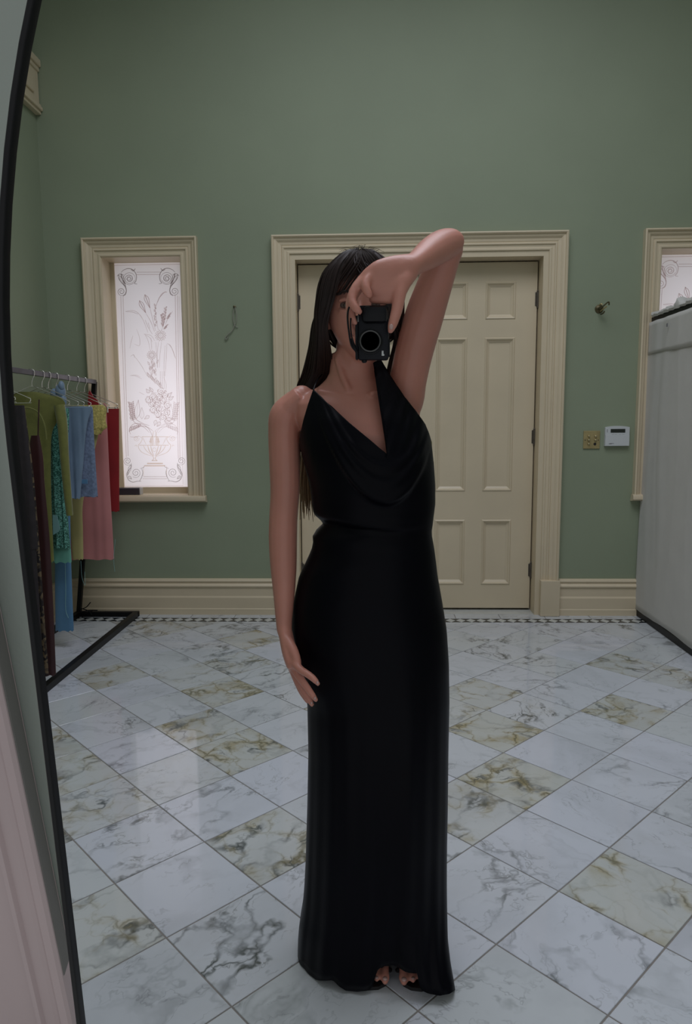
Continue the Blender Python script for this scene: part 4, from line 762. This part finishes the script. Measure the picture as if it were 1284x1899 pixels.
for (sd, s) in cols:
    colv = []
    # skirt from hem to waist
    for i in range(nskirt + 1):
        t = i / nskirt; t = t ** .9; py = 1845 + (WROW - 1845) * t
        xl, xr, b, yc = spline_rows([py])[0]; x = (xl + xr) / 2 + s * (xr - xl) / 2
        q = max(0.0, 1 - abs(s) ** 2.15) ** .5
        y = yc - b * q if sd == 'f' else yc + (b * .98 + .02 * math.exp(-((py - 1130) / 80) ** 2)) * q
        low = max(0, min(1, (py - 1180) / 500)); ang = math.atan2(q if sd == 'f' else -q, s)
        fold = low * (.006 * math.sin(6 * ang + 1.2 + .4 * low) + .0022 * math.sin(11 * ang + 1.5)) + .0025 * low * math.sin(23 * ang)
        wr = 0
        if sd == 'f':
            for c0, slope, a_, w_ in ((992, .05, .006, 6), (1010, -.10, .005, 7), (1038, -.22, .006, 9), (1062, .10, .003, 8), (1090, -.30, .003, 10)):
                fall = math.exp(-((x - 610) / 75.0) ** 2) if c0 > 1000 else 1.0; wr += a_ * fall * math.exp(-((py - (c0 + slope * (x - 640))) / w_) ** 2)
            wr += -.007 * math.exp(-((py - (963 + .17 * (x - 603))) / 6) ** 2) * (1 if py > WROW else 1)
        y -= (fold + wr) * q
        lo2 = max(0, min(1, (py - 1560) / 285)) ** 1.6; y -= .115 * lo2 * max(0, min(1, (s - .25) / .75)) ** 1.3 * (1 if sd == 'f' else .55 + .45 * max(0, s))
        p = at(x, py, y)
        if i < 14:                                              # hem line
            if sd == 'f':
                hx = x; hp = np.interp(hx, hem_px[:, 0], hem_px[:, 1]); fl_ = PZ(hx, hp, 0.004); zh = P(hx, hp, y)[2]
            else: zh = .006 + .05 * max(0, (-s - .6)) 
            zh = max(.004, min(.075, zh)); kz = 1 - i / 14; p0 = at(x, 1845, y)[2]; p[2] = p[2] + (zh - p0) * kz ** 1.2
        colv.append(p)
    # bodice
    if sd == 'f':
        T = [np.interp(s, kS[:, 0], kS[:, i]) for i in (1, 2, 3)]
        xl, xr, b, yc = spline_rows([WROW])[0]; xw = (xl + xr) / 2 + s * (xr - xl) / 2
        for i in range(1, nbod1 + nbod2 + 1):
            if i <= nbod1: t = i / nbod1; py = WROW + (MROW - WROW) * t
            else: t = (i - nbod1) / nbod2; py = MROW + (T[1] - MROW) * t
            if i <= nbod1:
                x2 = xw + (T[2] - xw) * t; l2, r2, _, _ = spline_rows([py])[0]; side = (l2 + r2) / 2 + s * (r2 - l2) / 2; e = abs(s) ** 4; x = x2 * (1 - e) + side * e
            else: x = T[2] + (T[0] - T[2]) * t
            y = front(x, py); y -= cowl(x, py) * max(0, 1 - abs(s) ** 6)
            wr = .006 * math.exp(-((py - (951 + .13 * (x - 600))) / 9) ** 2) - .007 * math.exp(-((py - (963 + .17 * (x - 603))) / 6) ** 2) + .003 * math.exp(-((py - (940 + .12 * (x - 640))) / 8) ** 2)
            y -= wr * (1 - abs(s) ** 4)
            # soft gathers of the halter strap
            y -= .0022 * math.sin((x - .35 * (838 - py)) * .30) * max(0, min(1, (845 - py) / 40)) * max(0, min(1, (x - 700) / 15))
            colv.append(at(x, py, y))
    else:
        topy = 905 - 80 * max(0, abs(s) - .72) / .28 if s < 0 else 905 - 88 * max(0, abs(s) - .72) / .28
        for i in range(1, nbod1 + nbod2 + 1):
            t = i / (nbod1 + nbod2); py = WROW + (topy - WROW) * t; xl, xr, b, yc = spline_rows([py])[0]; x = (xl + xr) / 2 + s * (xr - xl) / 2
            colv.append(at(x, py, front(x, py, sign=1, infl=-.01)))
    rows_.append(colv)
nr = len(rows_[0]); nc = len(cols); V = [p for c in rows_ for p in c]
Fm = [(a * nr + i, ((a + 1) % nc) * nr + i, ((a + 1) % nc) * nr + i + 1, a * nr + i + 1) for a in range(nc) for i in range(nr - 1)]
gown = world_child(MB().add(V, Fm).build('gown', SATIN, smooth=True, fix=True), r); gown.data.polygons.foreach_set('use_smooth', [True] * len(gown.data.polygons))
for e in gown.data.edges: e.use_edge_sharp = False
md = gown.modifiers.new('thickness', 'SOLIDIFY'); md.thickness = .0022; md.offset = -1
st = MB(); st.tube(catmull([at(585.5, 725, front(585.5, 725) - .001), at(588, 712, front(588, 712) + .012), at(591, 701, 1.645), at(600, 688, 1.67)], 5), .0016, 6); world_child(st.build('neck_string', SATIN, smooth=True), r)
world_child(MB().tube([at(797, 815, 1.63), at(799, 820, 1.628), at(799, 828, 1.63)], .0022, 6).build('side_clasp', BRASS, smooth=True), r)
# ---- body: limbs and trunk as overlapping closed lofts, fused into one continuous skin
bm_ = MB()
def limb(pts, n=14, sub=6):
    """pts: (x, y, z, r1, r2) - r1 across, r2 in depth"""
    q = catmull(pts, sub); k = len(q); c = [np.array(v[:3]) for v in q]; V = []
    t0 = c[1] - c[0]; dep = np.array([0, 1., 0])
    for i in range(k):
        t = c[min(i + 1, k - 1)] - c[max(i - 1, 0)]; t = t / (np.linalg.norm(t) + 1e-9); d = dep - t * (dep @ t)
        if np.linalg.norm(d) < .3: d = np.array([1., 0, 0]) - t * t[0]
        d = d / np.linalg.norm(d); w = np.cross(t, d)
        for j in range(n):
            a = 2 * math.pi * j / n; V.append(c[i] + w * math.cos(a) * q[i][3] + d * math.sin(a) * q[i][4])
    Fm = [(i * n + j, i * n + (j + 1) % n, (i + 1) * n + (j + 1) % n, (i + 1) * n + j) for i in range(k - 1) for j in range(n)] + [tuple(range(n - 1, -1, -1)), tuple((k - 1) * n + j for j in range(n))]
    bm_.add(V, Fm); bm_.ell(c[0], (min(q[0][3], q[0][4]) * .98,) * 3, 10, 8); bm_.ell(c[-1], (min(q[-1][3], q[-1][4]) * .98,) * 3, 10, 8)
def L(px, py, y, r1, r2=None): p = P(px, py, y); return (*p, r1, r2 or r1)
def trunk():
    tr = [(655, 612, 699, .048, 1.648), (672, 612, 698, .050, 1.65), (690, 611, 699, .052, 1.652), (703, 604, 706, .056, 1.655), (716, 590, 722, .060, 1.656), (730, 566, 745, .068, 1.655), (748, 545, 762, .080, 1.652), (775, 548, 776, .094, 1.648), (805, 562, 783, .108, 1.645), (850, 574, 792, .108, 1.643),
          (900, 588, 793, .100, 1.643), (972, 608, 790, .084, 1.645), (1040, 582, 795, .096, 1.648), (1110, 560, 808, .108, 1.652), (1170, 556, 814, .110, 1.655), (1210, 566, 812, .10, 1.655)]
    n = 40; V = []; k = len(tr)
    for py, xl, xr, b, yc in tr:
        c = at((xl + xr) / 2, py, yc); a = (at(xr, py, yc)[0] - at(xl, py, yc)[0]) / 2
        for j in range(n):
            an = 2 * math.pi * j / n; cs, sn = math.cos(an), math.sin(an); V.append(c + np.array([a * math.copysign(abs(cs) ** .92, cs), b * math.copysign(abs(sn) ** .92, sn), 0]))
    bm_.add(V, [(i * n + j, i * n + (j + 1) % n, (i + 1) * n + (j + 1) % n, (i + 1) * n + j) for i in range(k - 1) for j in range(n)] + [tuple(range(n - 1, -1, -1)), tuple((k - 1) * n + j for j in range(n))])
trunk()
# collar bones and neck tendon
limb([L(592, 726, 1.606, .006), L(615, 731, 1.596, .007), L(650, 738, 1.584, .006)], 8); limb([L(626, 664, 1.612, .007), L(634, 692, 1.603, .008), L(646, 722, 1.590, .007)], 8); limb([L(690, 730, 1.582, .007), L(725, 722, 1.60, .008)], 8)
# hanging arm (left in the picture)
limb([L(545, 752, 1.655, .034), L(531, 772, 1.65, .039, .040), L(527, 800, 1.648, .037, .042), L(528, 850, 1.645, .0365, .041), L(529, 910, 1.642, .0345, .038), L(526, 960, 1.638, .0335, .036), L(525, 1000, 1.632, .0335, .036), L(526, 1050, 1.622, .031, .034), L(527, 1100, 1.61, .0255, .029), L(527, 1150, 1.598, .0195, .023), L(528, 1172, 1.59, .0175, .022)], 16)
limb([L(560, 738, 1.655, .030, .04), L(540, 757, 1.652, .030, .040), L(529, 775, 1.65, .03, .038)], 12)
# its hand, resting on the thigh
limb([L(528, 1165, 1.592, .0165, .021), L(533, 1190, 1.58, .0165, .030), L(538, 1212, 1.572, .0165, .036), L(543, 1236, 1.566, .0125, .036)], 14)
FS = -.012
for pts in ([(545, 1228, 1.538, .0100), (558, 1242, 1.520, .0092), (572, 1251, 1.506, .0085), (582, 1259, 1.498, .0078), (590, 1268, 1.494, .0058)],
            [(543, 1236, 1.556, .0100), (556, 1256, 1.540, .0094), (569, 1274, 1.530, .0086), (579, 1288, 1.524, .0078), (586, 1298, 1.520, .0058)],
            [(541, 1238, 1.576, .0098), (553, 1264, 1.564, .0090), (565, 1285, 1.555, .0083), (574, 1298, 1.549, .0074), (579, 1307, 1.546, .0055)],
            [(540, 1236, 1.595, .0090), (550, 1262, 1.586, .0082), (559, 1282, 1.580, .0075), (567, 1295, 1.576, .0066), (571, 1302, 1.574, .005)],
            [(534, 1188, 1.562, .0120), (543, 1204, 1.546, .0118), (549, 1218, 1.538, .0105), (552, 1230, 1.536, .0092), (551, 1239, 1.540, .0070)]): limb([L(*p) for p in pts], 10)
# raised arm (right in the picture)
limb([L(735, 775, 1.665, .045, .050), L(750, 742, 1.662, .045, .052), L(757, 705, 1.65, .043, .050), L(768, 655, 1.62, .0425, .047), L(786, 590, 1.585, .0425, .044), L(806, 530, 1.545, .0375, .041), L(822, 485, 1.515, .033, .037), L(832, 460, 1.50, .031, .034), L(836, 449, 1.49, .026, .03)], 18)
limb([L(752, 800, 1.68, .030, .05), L(757, 755, 1.675, .030, .05), L(762, 720, 1.665, .03, .045)], 12)
limb([L(838, 452, 1.497, .0235, .03), L(832, 452, 1.485, .029, .032), L(818, 457, 1.462, .031, .032), L(800, 468, 1.43, .0295, .030), L(783, 480, 1.395, .0245, .026), L(768, 490, 1.366, .0205, .023), L(758, 496, 1.350, .0215, .022)], 16)
# its hand over the top of the camera
limb([L(768, 490, 1.366, .020, .021), L(748, 497, 1.345, .0255, .017), L(728, 503, 1.335, .0275, .0155), L(706, 508, 1.330, .0255, .0145), L(688, 515, 1.332, .0205, .0135), L(676, 521, 1.336, .0150, .0125)], 14)
limb([L(765, 500, 1.358, .016), L(748, 519, 1.338, .0185, .0165), L(742, 540, 1.331, .0140, .0135)], 12)
limb([L(744, 524, 1.332, .016, .013), L(716, 533, 1.330, .0170, .011), L(690, 534, 1.332, .0140, .0105)], 12); limb([L(738, 548, 1.332, .0125, .011), L(715, 554, 1.336, .0105, .0095), L(692, 555, 1.340, .0085, .0085)], 12)
for pts in ([(745, 524, 1.334, .0145), (741, 548, 1.326, .0125), (737, 572, 1.322, .0112), (731, 594, 1.318, .0098), (727, 606, 1.317, .0085), (724.5, 614, 1.318, .006)],
            [(677, 516, 1.336, .0115), (662, 532, 1.328, .0102), (654, 548, 1.322, .0095), (654, 562, 1.316, .0088), (661, 572, 1.312, .0082), (667, 578, 1.311, .0062)],
            [(672, 520, 1.348, .0110), (657, 541, 1.345, .0100), (650, 562, 1.344, .0092), (651, 582, 1.342, .0086), (656, 593, 1.339, .0078), (660, 599, 1.337, .006)],
            [(672, 524, 1.360, .0105), (656, 550, 1.360, .0094), (650, 580, 1.360, .0088), (652, 602, 1.358, .0080), (657, 614, 1.354, .0072), (660, 620, 1.352, .0055)],
            [(688, 512, 1.326, .0098), (679, 524, 1.318, .0092), (679, 536, 1.312, .0086), (684, 545, 1.312, .0078), (687, 549, 1.314, .006)]): limb([L(*p) for p in pts], 10)
# head
HC = P(669, 577, 1.612)
def head():
    n, mr = 44, 34; V = []
    for i in range(mr + 1):
        a = math.pi * i / mr
        for j in range(n):
            b = 2 * math.pi * j / n; x, y, z = math.sin(a) * math.cos(b), math.sin(a) * math.sin(b), math.cos(a)
            lw = max(0, -z); f = max(0, -y)
            sx = .0735 * (1 - .40 * lw ** 1.7); sy = .093 * (1 - .22 * lw * (y > 0)); sz = .112
            px_, py_, pz_ = x * sx, y * sy, z * sz
            if f > 0:
                py_ += .010 * f ** 3 * (abs(z) < .9)                                            # flatter face
                py_ -= .012 * math.exp(-((z + .86) / .16) ** 2 - (x / .35) ** 2) * 1.0           # chin
                py_ += .008 * math.exp(-((z - .02) / .11) ** 2 - ((abs(x) - .42) / .18) ** 2)    # eye sockets
                py_ -= .004 * math.exp(-((z - .22) / .09) ** 2 - (x / .6) ** 2)                  # brow
                py_ -= .005 * math.exp(-((z + .22) / .16) ** 2 - ((abs(x) - .55) / .2) ** 2)     # cheeks
            V.append(HC + np.array([px_, py_, pz_]))
    bm_.add(V, [(i * n + j, (i + 1) * n + j, (i + 1) * n + (j + 1) % n, i * n + (j + 1) % n) for i in range(mr) for j in range(n)])
head()
def h(x, y, z): return HC + np.array([x, y, z])
limb([(*h(0, -.080, .006), .0075, .008), (*h(0, -.090, -.014), .0085, .009), (*h(0, -.098, -.030), .0110, .010)], 10); 
for s in (-1, 1):
    limb([(*h(s * .020, -.0775, .010), .0035, .005), (*h(s * .032, -.0800, .0125), .0045, .006), (*h(s * .044, -.0740, .010), .0035, .005)], 8); limb([(*h(s * .021, -.0765, -.009), .0035, .004), (*h(s * .032, -.0780, -.0115), .0040, .005), (*h(s * .043, -.0730, -.009), .0035, .004)], 8)
    bm_.ell(h(s * .010, -.089, -.034), (.0070, .0085, .006), 10, 8)
    bm_.ell(h(s * .0735, .006, -.012), (.0075, .018, .029), 12, 10, Matrix.Rotation(s * .25, 3, 'Z'))
limb([(*h(-.020, -.078, -.058), .0045, .006), (*h(0, -.086, -.055), .006, .006), (*h(.020, -.078, -.058), .0045, .006)], 8); limb([(*h(-.018, -.078, -.064), .005, .006), (*h(0, -.085, -.066), .0065, .006), (*h(.018, -.078, -.064), .005, .006)], 8)
limb([(*h(-.01, .02, -.07), .046, .05), (*h(-.012, .035, -.11), .046, .05), (*P(655, 690, 1.652), .050, .052)], 18)
# legs under the gown, feet in heeled sandals
FOOT = [(-.012, .020, 1.545), (.098, .082, 1.545)]
for s, (ax, fx) in enumerate(((-.030, -.002), (.100, .103))):
    kx = -.03 if s == 0 else .125
    limb([(ax - .002, 1.655, .86, .062, .080), (ax, 1.65, .70, .056, .068), (ax + .0, 1.645, .50, .046, .052), (ax, 1.66, .40, .045, .05), (ax, 1.675, .27, .040, .045), (ax + .002, 1.70, .15, .027, .03), (fx, 1.71, .105, .026, .032)], 14)
    limb([(fx, 1.725, .085, .024, .024), (fx, 1.69, .075, .026, .028), (fx, 1.64, .046, .030, .017), (fx, 1.605, .030, .034, .013), (fx, 1.585, .026, .034, .011)], 14)
TOES = [[(.0285, 1.541, .0118), (.0085, 1.545, .0088), (-.0075, 1.552, .0080), (-.021, 1.561, .0074), (-.033, 1.572, .0070)], [(.0735, 1.540, .0125), (.0955, 1.545, .0090), (.1115, 1.553, .0080), (.125, 1.562, .0074), (.137, 1.573, .0070)]]
for k_, ts in enumerate(TOES):
    for tx, ty, tr in ts: limb([(tx, ty + .05, .030, tr * 1.0, tr * .9), (tx, ty + .024, .028, tr * .92, tr * .85), (tx, ty + .006, .0225, tr, tr * .95), (tx, ty, .020, tr * .7, tr * .7)], 10, 4)
me0 = bpy.data.meshes.new('body_raw'); me0.from_pydata(bm_.V, [], bm_.F); me0.validate(); tmp = bpy.data.objects.new('body_raw', me0); COL.objects.link(tmp)
md = tmp.modifiers.new('fuse', 'REMESH'); md.mode = 'VOXEL'; md.voxel_size = .0034; md.adaptivity = 0.0; md.use_smooth_shade = True
md = tmp.modifiers.new('soften', 'SMOOTH'); md.factor = .5; md.iterations = 5
dg = bpy.context.evaluated_depsgraph_get(); me1 = bpy.data.meshes.new_from_object(tmp.evaluated_get(dg)); bpy.data.objects.remove(tmp)
me1.materials.clear(); me1.materials.append(SKIN); me1.name = 'body'; me1.polygons.foreach_set('use_smooth', [True] * len(me1.polygons))
body = world_child(link(bpy.data.objects.new('body', me1)), r)
# eyes, brows, lips
for s in (-1, 1):
    ey = world_child(MB().ell(h(s * .031, -.0665, .002), (.0120, .0120, .0085), 14, 10).build('eye', EYEW, smooth=True), r)
    world_child(MB().ell(h(s * .031, -.0775, .001), (.0052, .0020, .0045), 12, 6).build('iris', IRIS, smooth=True), r)
    world_child(MB().tube(catmull([h(s * .014, -.086, .022), h(s * .030, -.086, .028), h(s * .050, -.073, .024)], 4), .0028, 6).build('eyebrow', HAIR, smooth=True), r)
world_child(MB().tube(catmull([h(-.020, -.083, -.0605), h(0, -.0915, -.0600), h(.020, -.083, -.0605)], 5), .0035, 8).build('lips', LIP, smooth=True), r)
# nails
def nail(c, rx, ry, rz, nm='nail'): world_child(MB().ell(c, (rx, ry, rz), 10, 6).build(nm, NAIL, smooth=True), r)
for q_, sz in ((P(726, 606, 1.3095), .0050), (P(589, 1266, 1.4885), .0035), (P(584.5, 1295, 1.5145), .0035), (P(578, 1304, 1.5405), .0033)): nail(q_, sz * .8, .0022, sz)
for ts in TOES:
    for tx, ty, tr in ts[:3]: nail(np.array([tx, ty - tr * .35, .0225 + tr * .62]), tr * .55, tr * .50, tr * .30, 'toenail')
# sandals
for k_, ts in enumerate(TOES):
    cxs = np.mean([t[0] for t in ts]); so = MB(); w = .041; fx = (-.002, .103)[k_]
    ring = [(-.9, -.02), (-.75, -.042), (-.3, -.055), (.3, -.058), (.8, -.048), (.95, -.02), (.9, .03), (.7, .08), (.55, .13), (.3, .19), (-.3, .19), (-.55, .13), (-.7, .08), (-.95, .03)]
    if k_ == 0: ring = [(-a, b) for a, b in ring][::-1]
    V = []
    for zt_ in (0, 1):
        for a, b in ring:
            hz_ = max(0, (b - .05)) * .48; V.append((fx + a * w + (.0 if k_ else .002), 1.588 + b * .95, (.0008 if not zt_ else .0095) + hz_))
    kq = len(ring); so.add(V, [tuple(range(kq - 1, -1, -1)), tuple(range(kq, 2 * kq))] + [(i, (i + 1) % kq, kq + (i + 1) % kq, kq + i) for i in range(kq)])
    so_ = world_child(so.build('sandal', SANDAL), r)
    hl = MB().tube([(fx, 1.755, .075), (fx, 1.762, .04), (fx, 1.765, .001)], [.012, .008, .007], 10).build('sandal_heel', SANDAL); world_child(hl, r)
    bd = MB().tube(catmull([(fx - .044, 1.585, .012), (fx - .028, 1.570, .035), (fx, 1.566, .041), (fx + .028, 1.570, .035), (fx + .044, 1.585, .012)], 5), .0055, 8).build('sandal_strap', SANDAL, smooth=True); world_child(bd, r)
# ---- hair
def skull(th, ph, off):             # th from the crown, ph around (front = -y)
    x, y, z = math.sin(th) * math.sin(ph), -math.sin(th) * math.cos(ph), math.cos(th); lw = max(0, -z)
    return HC + np.array([x * (.0735 * (1 - .2 * lw) + off), y * (.095 + off) + .006, z * (.114 + off)])
V = []; n = 56; mr = 26
for i in range(mr + 1):
    for j in range(n):
        ph = -math.pi + 2 * math.pi * j / n; frontness = math.cos(ph); lim = float(np.interp(abs(ph), [0, .5, .9, 1.25, 1.6, 2.0, 3.2], [1.0, 1.02, 1.15, 1.40, 1.75, 2.2, 2.3]))
        th = .001 + lim * i / mr; V.append(skull(th, ph, .013 + .002 * math.sin(9 * ph) * math.sin(th) - .006 * max(0, i / mr - .9) * 10 * (frontness > 0)))
cap = MB().add(V, [(i * n + j, (i + 1) * n + j, (i + 1) * n + (j + 1) % n, i * n + (j + 1) % n) for i in range(mr) for j in range(n)]).build('hair', HAIR, smooth=True, fix=False); world_child(cap, r)
md = cap.modifiers.new('thickness', 'SOLIDIFY'); md.thickness = .010; md.offset = -1
hs = MB(); hr = np.random.default_rng(3)
def strand(p, r0, r1=.0006, n=5):
    q = catmull(p, 5); k = len(q); hs.tube(q, [r0 * (1 - t / (k - 1)) ** .5 * 1.0 + r1 for t in range(k)], n)
for t in range(620):                                                # left side: from the parting over the temple, down in front of the shoulder blade
    u = hr.random(); v = hr.random(); ph = -(.50 + 1.25 * u); j = hr.normal(0, .0030, 3); w_ = .3 * v + .7 * u
    p = [skull(.05 + .20 * v, ph * .5 - .1, .013 + .003 * v), skull(.55, ph * .86, .015 + .006 * v), skull(1.0, ph * 1.02 - .08, .015 + .008 * v) + j, skull(1.45, ph * .98 - .22, .012 + .010 * v) + j]
    p.append(P(607 - 26 * w_, 604, 1.565 + .12 * u) + j); p.append(P(613 - 41 * w_, 648, 1.605 + .10 * u) + j); p.append(P(616 - 54 * w_, 688, 1.655 + .08 * u) + j * 1.2); p.append(P(596 - 46 * w_, 722, 1.712 + .05 * u) + j * 1.3)
    if hr.random() < .10: p += [P(576 - 14 * v, 800, 1.755 + .03 * u) + j * 1.5, P(573 - 10 * v, 880, 1.765 + .03 * u) + j * 2]
    strand(p, .0014 + .0008 * hr.random(), .0004, 4)
for t in range(220):                                                # crown and fringe swept back
    ph = hr.uniform(-1.25, 1.25); j = hr.normal(0, .0025, 3); v = hr.random(); e = hr.choice((-1, 1)) if abs(ph) < .3 else math.copysign(1, ph)
    strand([skull(.02 + .1 * v, ph * .4, .012 + .003 * v), skull(.5, ph * .7, .0145 + .004 * v) + j, skull(.85, ph * .95 + .12 * e, .0135 + .004 * v) + j, skull(1.12, ph + .38 * e, .010 + .004 * v) + j, skull(1.4, ph + .70 * e, .008 + .004 * v)], .0013 + .0008 * hr.random(), .0004, 4)
for t in range(240):                                                # back
    u = hr.uniform(-1, 1); v = hr.random(); ph = math.pi + u * 1.25; j = hr.normal(0, .004, 3)
    p = [skull(.06, ph, .014), skull(.7, ph, .017 + .006 * v), skull(1.3, ph, .017 + .006 * v), skull(1.9, ph, .012 + .006 * v) + j, P(652 + 50 * u, 700, 1.735 + .02 * v) + j, P(640 + 60 * u, 800, 1.765 + .02 * v) + j, P(635 + 60 * u, 900 + 40 * v, 1.775 + .02 * v) + j * 2]
    strand(p, .0022 + .001 * hr.random(), .0004, 4)
for t in range(200):                                                # right side, behind the camera and arm
    u = hr.random(); v = hr.random(); ph = .75 + .9 * u; j = hr.normal(0, .003, 3)
    p = [skull(.06 + .2 * v, ph * .5, .014), skull(.62, ph * .85, .015 + .005 * v), skull(1.1, ph, .016 + .006 * v) + j, skull(1.6, ph, .010 + .007 * v) + j, P(735 + 8 * v, 625, 1.63 + .06 * u) + j, P(725 + 10 * v, 670, 1.69 + .04 * u) + j, P(712 + 15 * v, 720, 1.74 + .03 * u) + j]
    strand(p, .0016 + .001 * hr.random(), .0004, 4)
for t in range(60):                                                 # fly-aways on the crown
    ph = hr.uniform(-2.2, 2.2); a = skull(.10 + .4 * hr.random(), ph, .012); b_ = a + np.array([hr.normal(0, .010), hr.normal(0, .012), .005 + .006 * hr.random()]); c_ = b_ + np.array([math.copysign(.012, ph) + hr.normal(0, .008), .008, -.003]); strand([a, b_, c_], .0003, .0002, 3)
o = hs.build('hair_strands', HAIR, smooth=True, fix=False); o['kind'] = 'stuff'; world_child(o, r)
hs = MB()
for t in range(44):                                                 # ends seen between arm and waist
    v = hr.random(); j = hr.normal(0, .004, 3); e = hr.uniform(905, 968)
    x0 = 562 + 14 * v; p = [P(568 + 10 * v, 800, 1.765) + j, P(564 + 12 * v, 860, 1.77) + j, P(560 + 20 * v, 905, 1.772) + j, P(x0 - 2 + (e - 905) * .25 * (v - .3) + 3, e, 1.772) + j * 1.2]; strand(p, .0013 + .0008 * hr.random())
o = hs.build('hair_ends', HAIRT, smooth=True, fix=False); o['kind'] = 'stuff'; o['label'] = 'lighter brown hair ends behind the arm'; world_child(o, r)
eb = P(605, 604, 1.598); er = MB(); er.ell(eb, (.0035, .003, .0035), 10, 8).tube([eb, eb + [0, -.002, -.022]], .0010, 6).ell(eb + [0, -.002, -.025], (.003, .003, .004), 10, 8); world_child(er.build('earring', SILVER, smooth=True), r)
# ================================================================== the camera she holds
r = empty('handheld_camera', P(691, 615, 1.335)); tag(r, 'black compact camera held upright in front of her face', 'camera')
a, b_ = P(664, 566, 1.330), P(721.5, 667, 1.330); y0, y1 = 1.330, 1.352
def piece(mb, nm, m, sm=True): return world_child(mb.build(nm, m, smooth=sm), r)
piece(MB().box((a[0], y0, b_[2]), (b_[0], y1, a[2]), .0045), 'camera_body', BLACKS)
g0, g1 = P(671, 567, 1.32), P(719.5, 598, 1.32); piece(MB().box((g0[0], 1.3175, g1[2]), (g1[0], 1.338, g0[2]), .0085), 'grip', BLACKP)
e0, e1_ = P(659, 585, 1.336), P(665, 667, 1.336); piece(MB().box((e0[0], 1.334, e1_[2]), (e1_[0], 1.350, e0[2]), .003), 'top_plate', BLACKS)
lc = P(687, 634, 1.330)
piece(MB().lathe([(.0230, 0), (.0230, .004), (.0205, .005), (.0205, .011), (.0195, .0125), (.0165, .0125), (.0160, .009), (.0160, .004)], lc, (0, -1, 0), 36), 'lens_barrel', BLACKP)
piece(MB().lathe([(.0192, .0120), (.0192, .0132), (.0182, .0136), (.0172, .0132), (.0172, .0120)], lc, (0, -1, 0), 40), 'lens_ring', SILVER)
piece(MB().lathe([(.0158, .005), (.0130, .0068), (.0085, .0080), (.0040, .0086), (.0005, .0088)], lc, (0, -1, 0), 28), 'lens', LENSG)
piece(MB().lathe([(.0062, .0086), (.0055, .0092), (.0040, .0090)], lc, (0, -1, 0), 20), 'inner_lens_ring', BLACKP)
q = P(710.5, 655.5, 1.330); piece(MB().box((q[0] - .0024, 1.3290, q[2] - .0042), (q[0] + .0012, 1.3305, q[2] + .0050), .0006).box((q[0] - .0005, 1.3288, q[2] - .0042), (q[0] + .0026, 1.3304, q[2] - .001), .0005), 'white_mark', WPLAST)
q = P(664.5, 591, 1.329); piece(MB().box((q[0] - .0016, 1.3285, q[2] - .006), (q[0] + .0016, 1.332, q[2] + .006), .0008), 'side_button', SILVER)
q = P(676, 669, 1.340); piece(MB().lathe([(.005, 0), (.005, .004), (.003, .006)], q + [0, 0, .002], (0, 0, -1), 14), 'strap_lug', BLACKMET)
piece(MB().tube(catmull([P(661, 652, 1.338), P(652, 640, 1.330), P(647.5, 615, 1.326), P(645, 590, 1.326), P(647, 572, 1.326), P(652, 568, 1.325)], 6), .0018, 7), 'wrist_strap', BLACKP)
piece(MB().tube(catmull([P(661, 648, 1.336), P(653, 626, 1.328), P(650.5, 604, 1.328), P(651, 590, 1.33)], 6), .0014, 7), 'strap_cord', BLACKP)
piece(MB().tube(catmull([P(651, 628, 1.331), P(656, 640, 1.332), P(662, 652, 1.336)], 4), [.003] * 8 + [.0034], 8), 'strap_slider', BLACKP)
q = P(727, 646, 1.345); piece(MB().box((b_[0] - .002, 1.335, q[2] - .016), (b_[0] + .0022, 1.348, q[2] + .016), .0015), 'side_door', BLACKS)
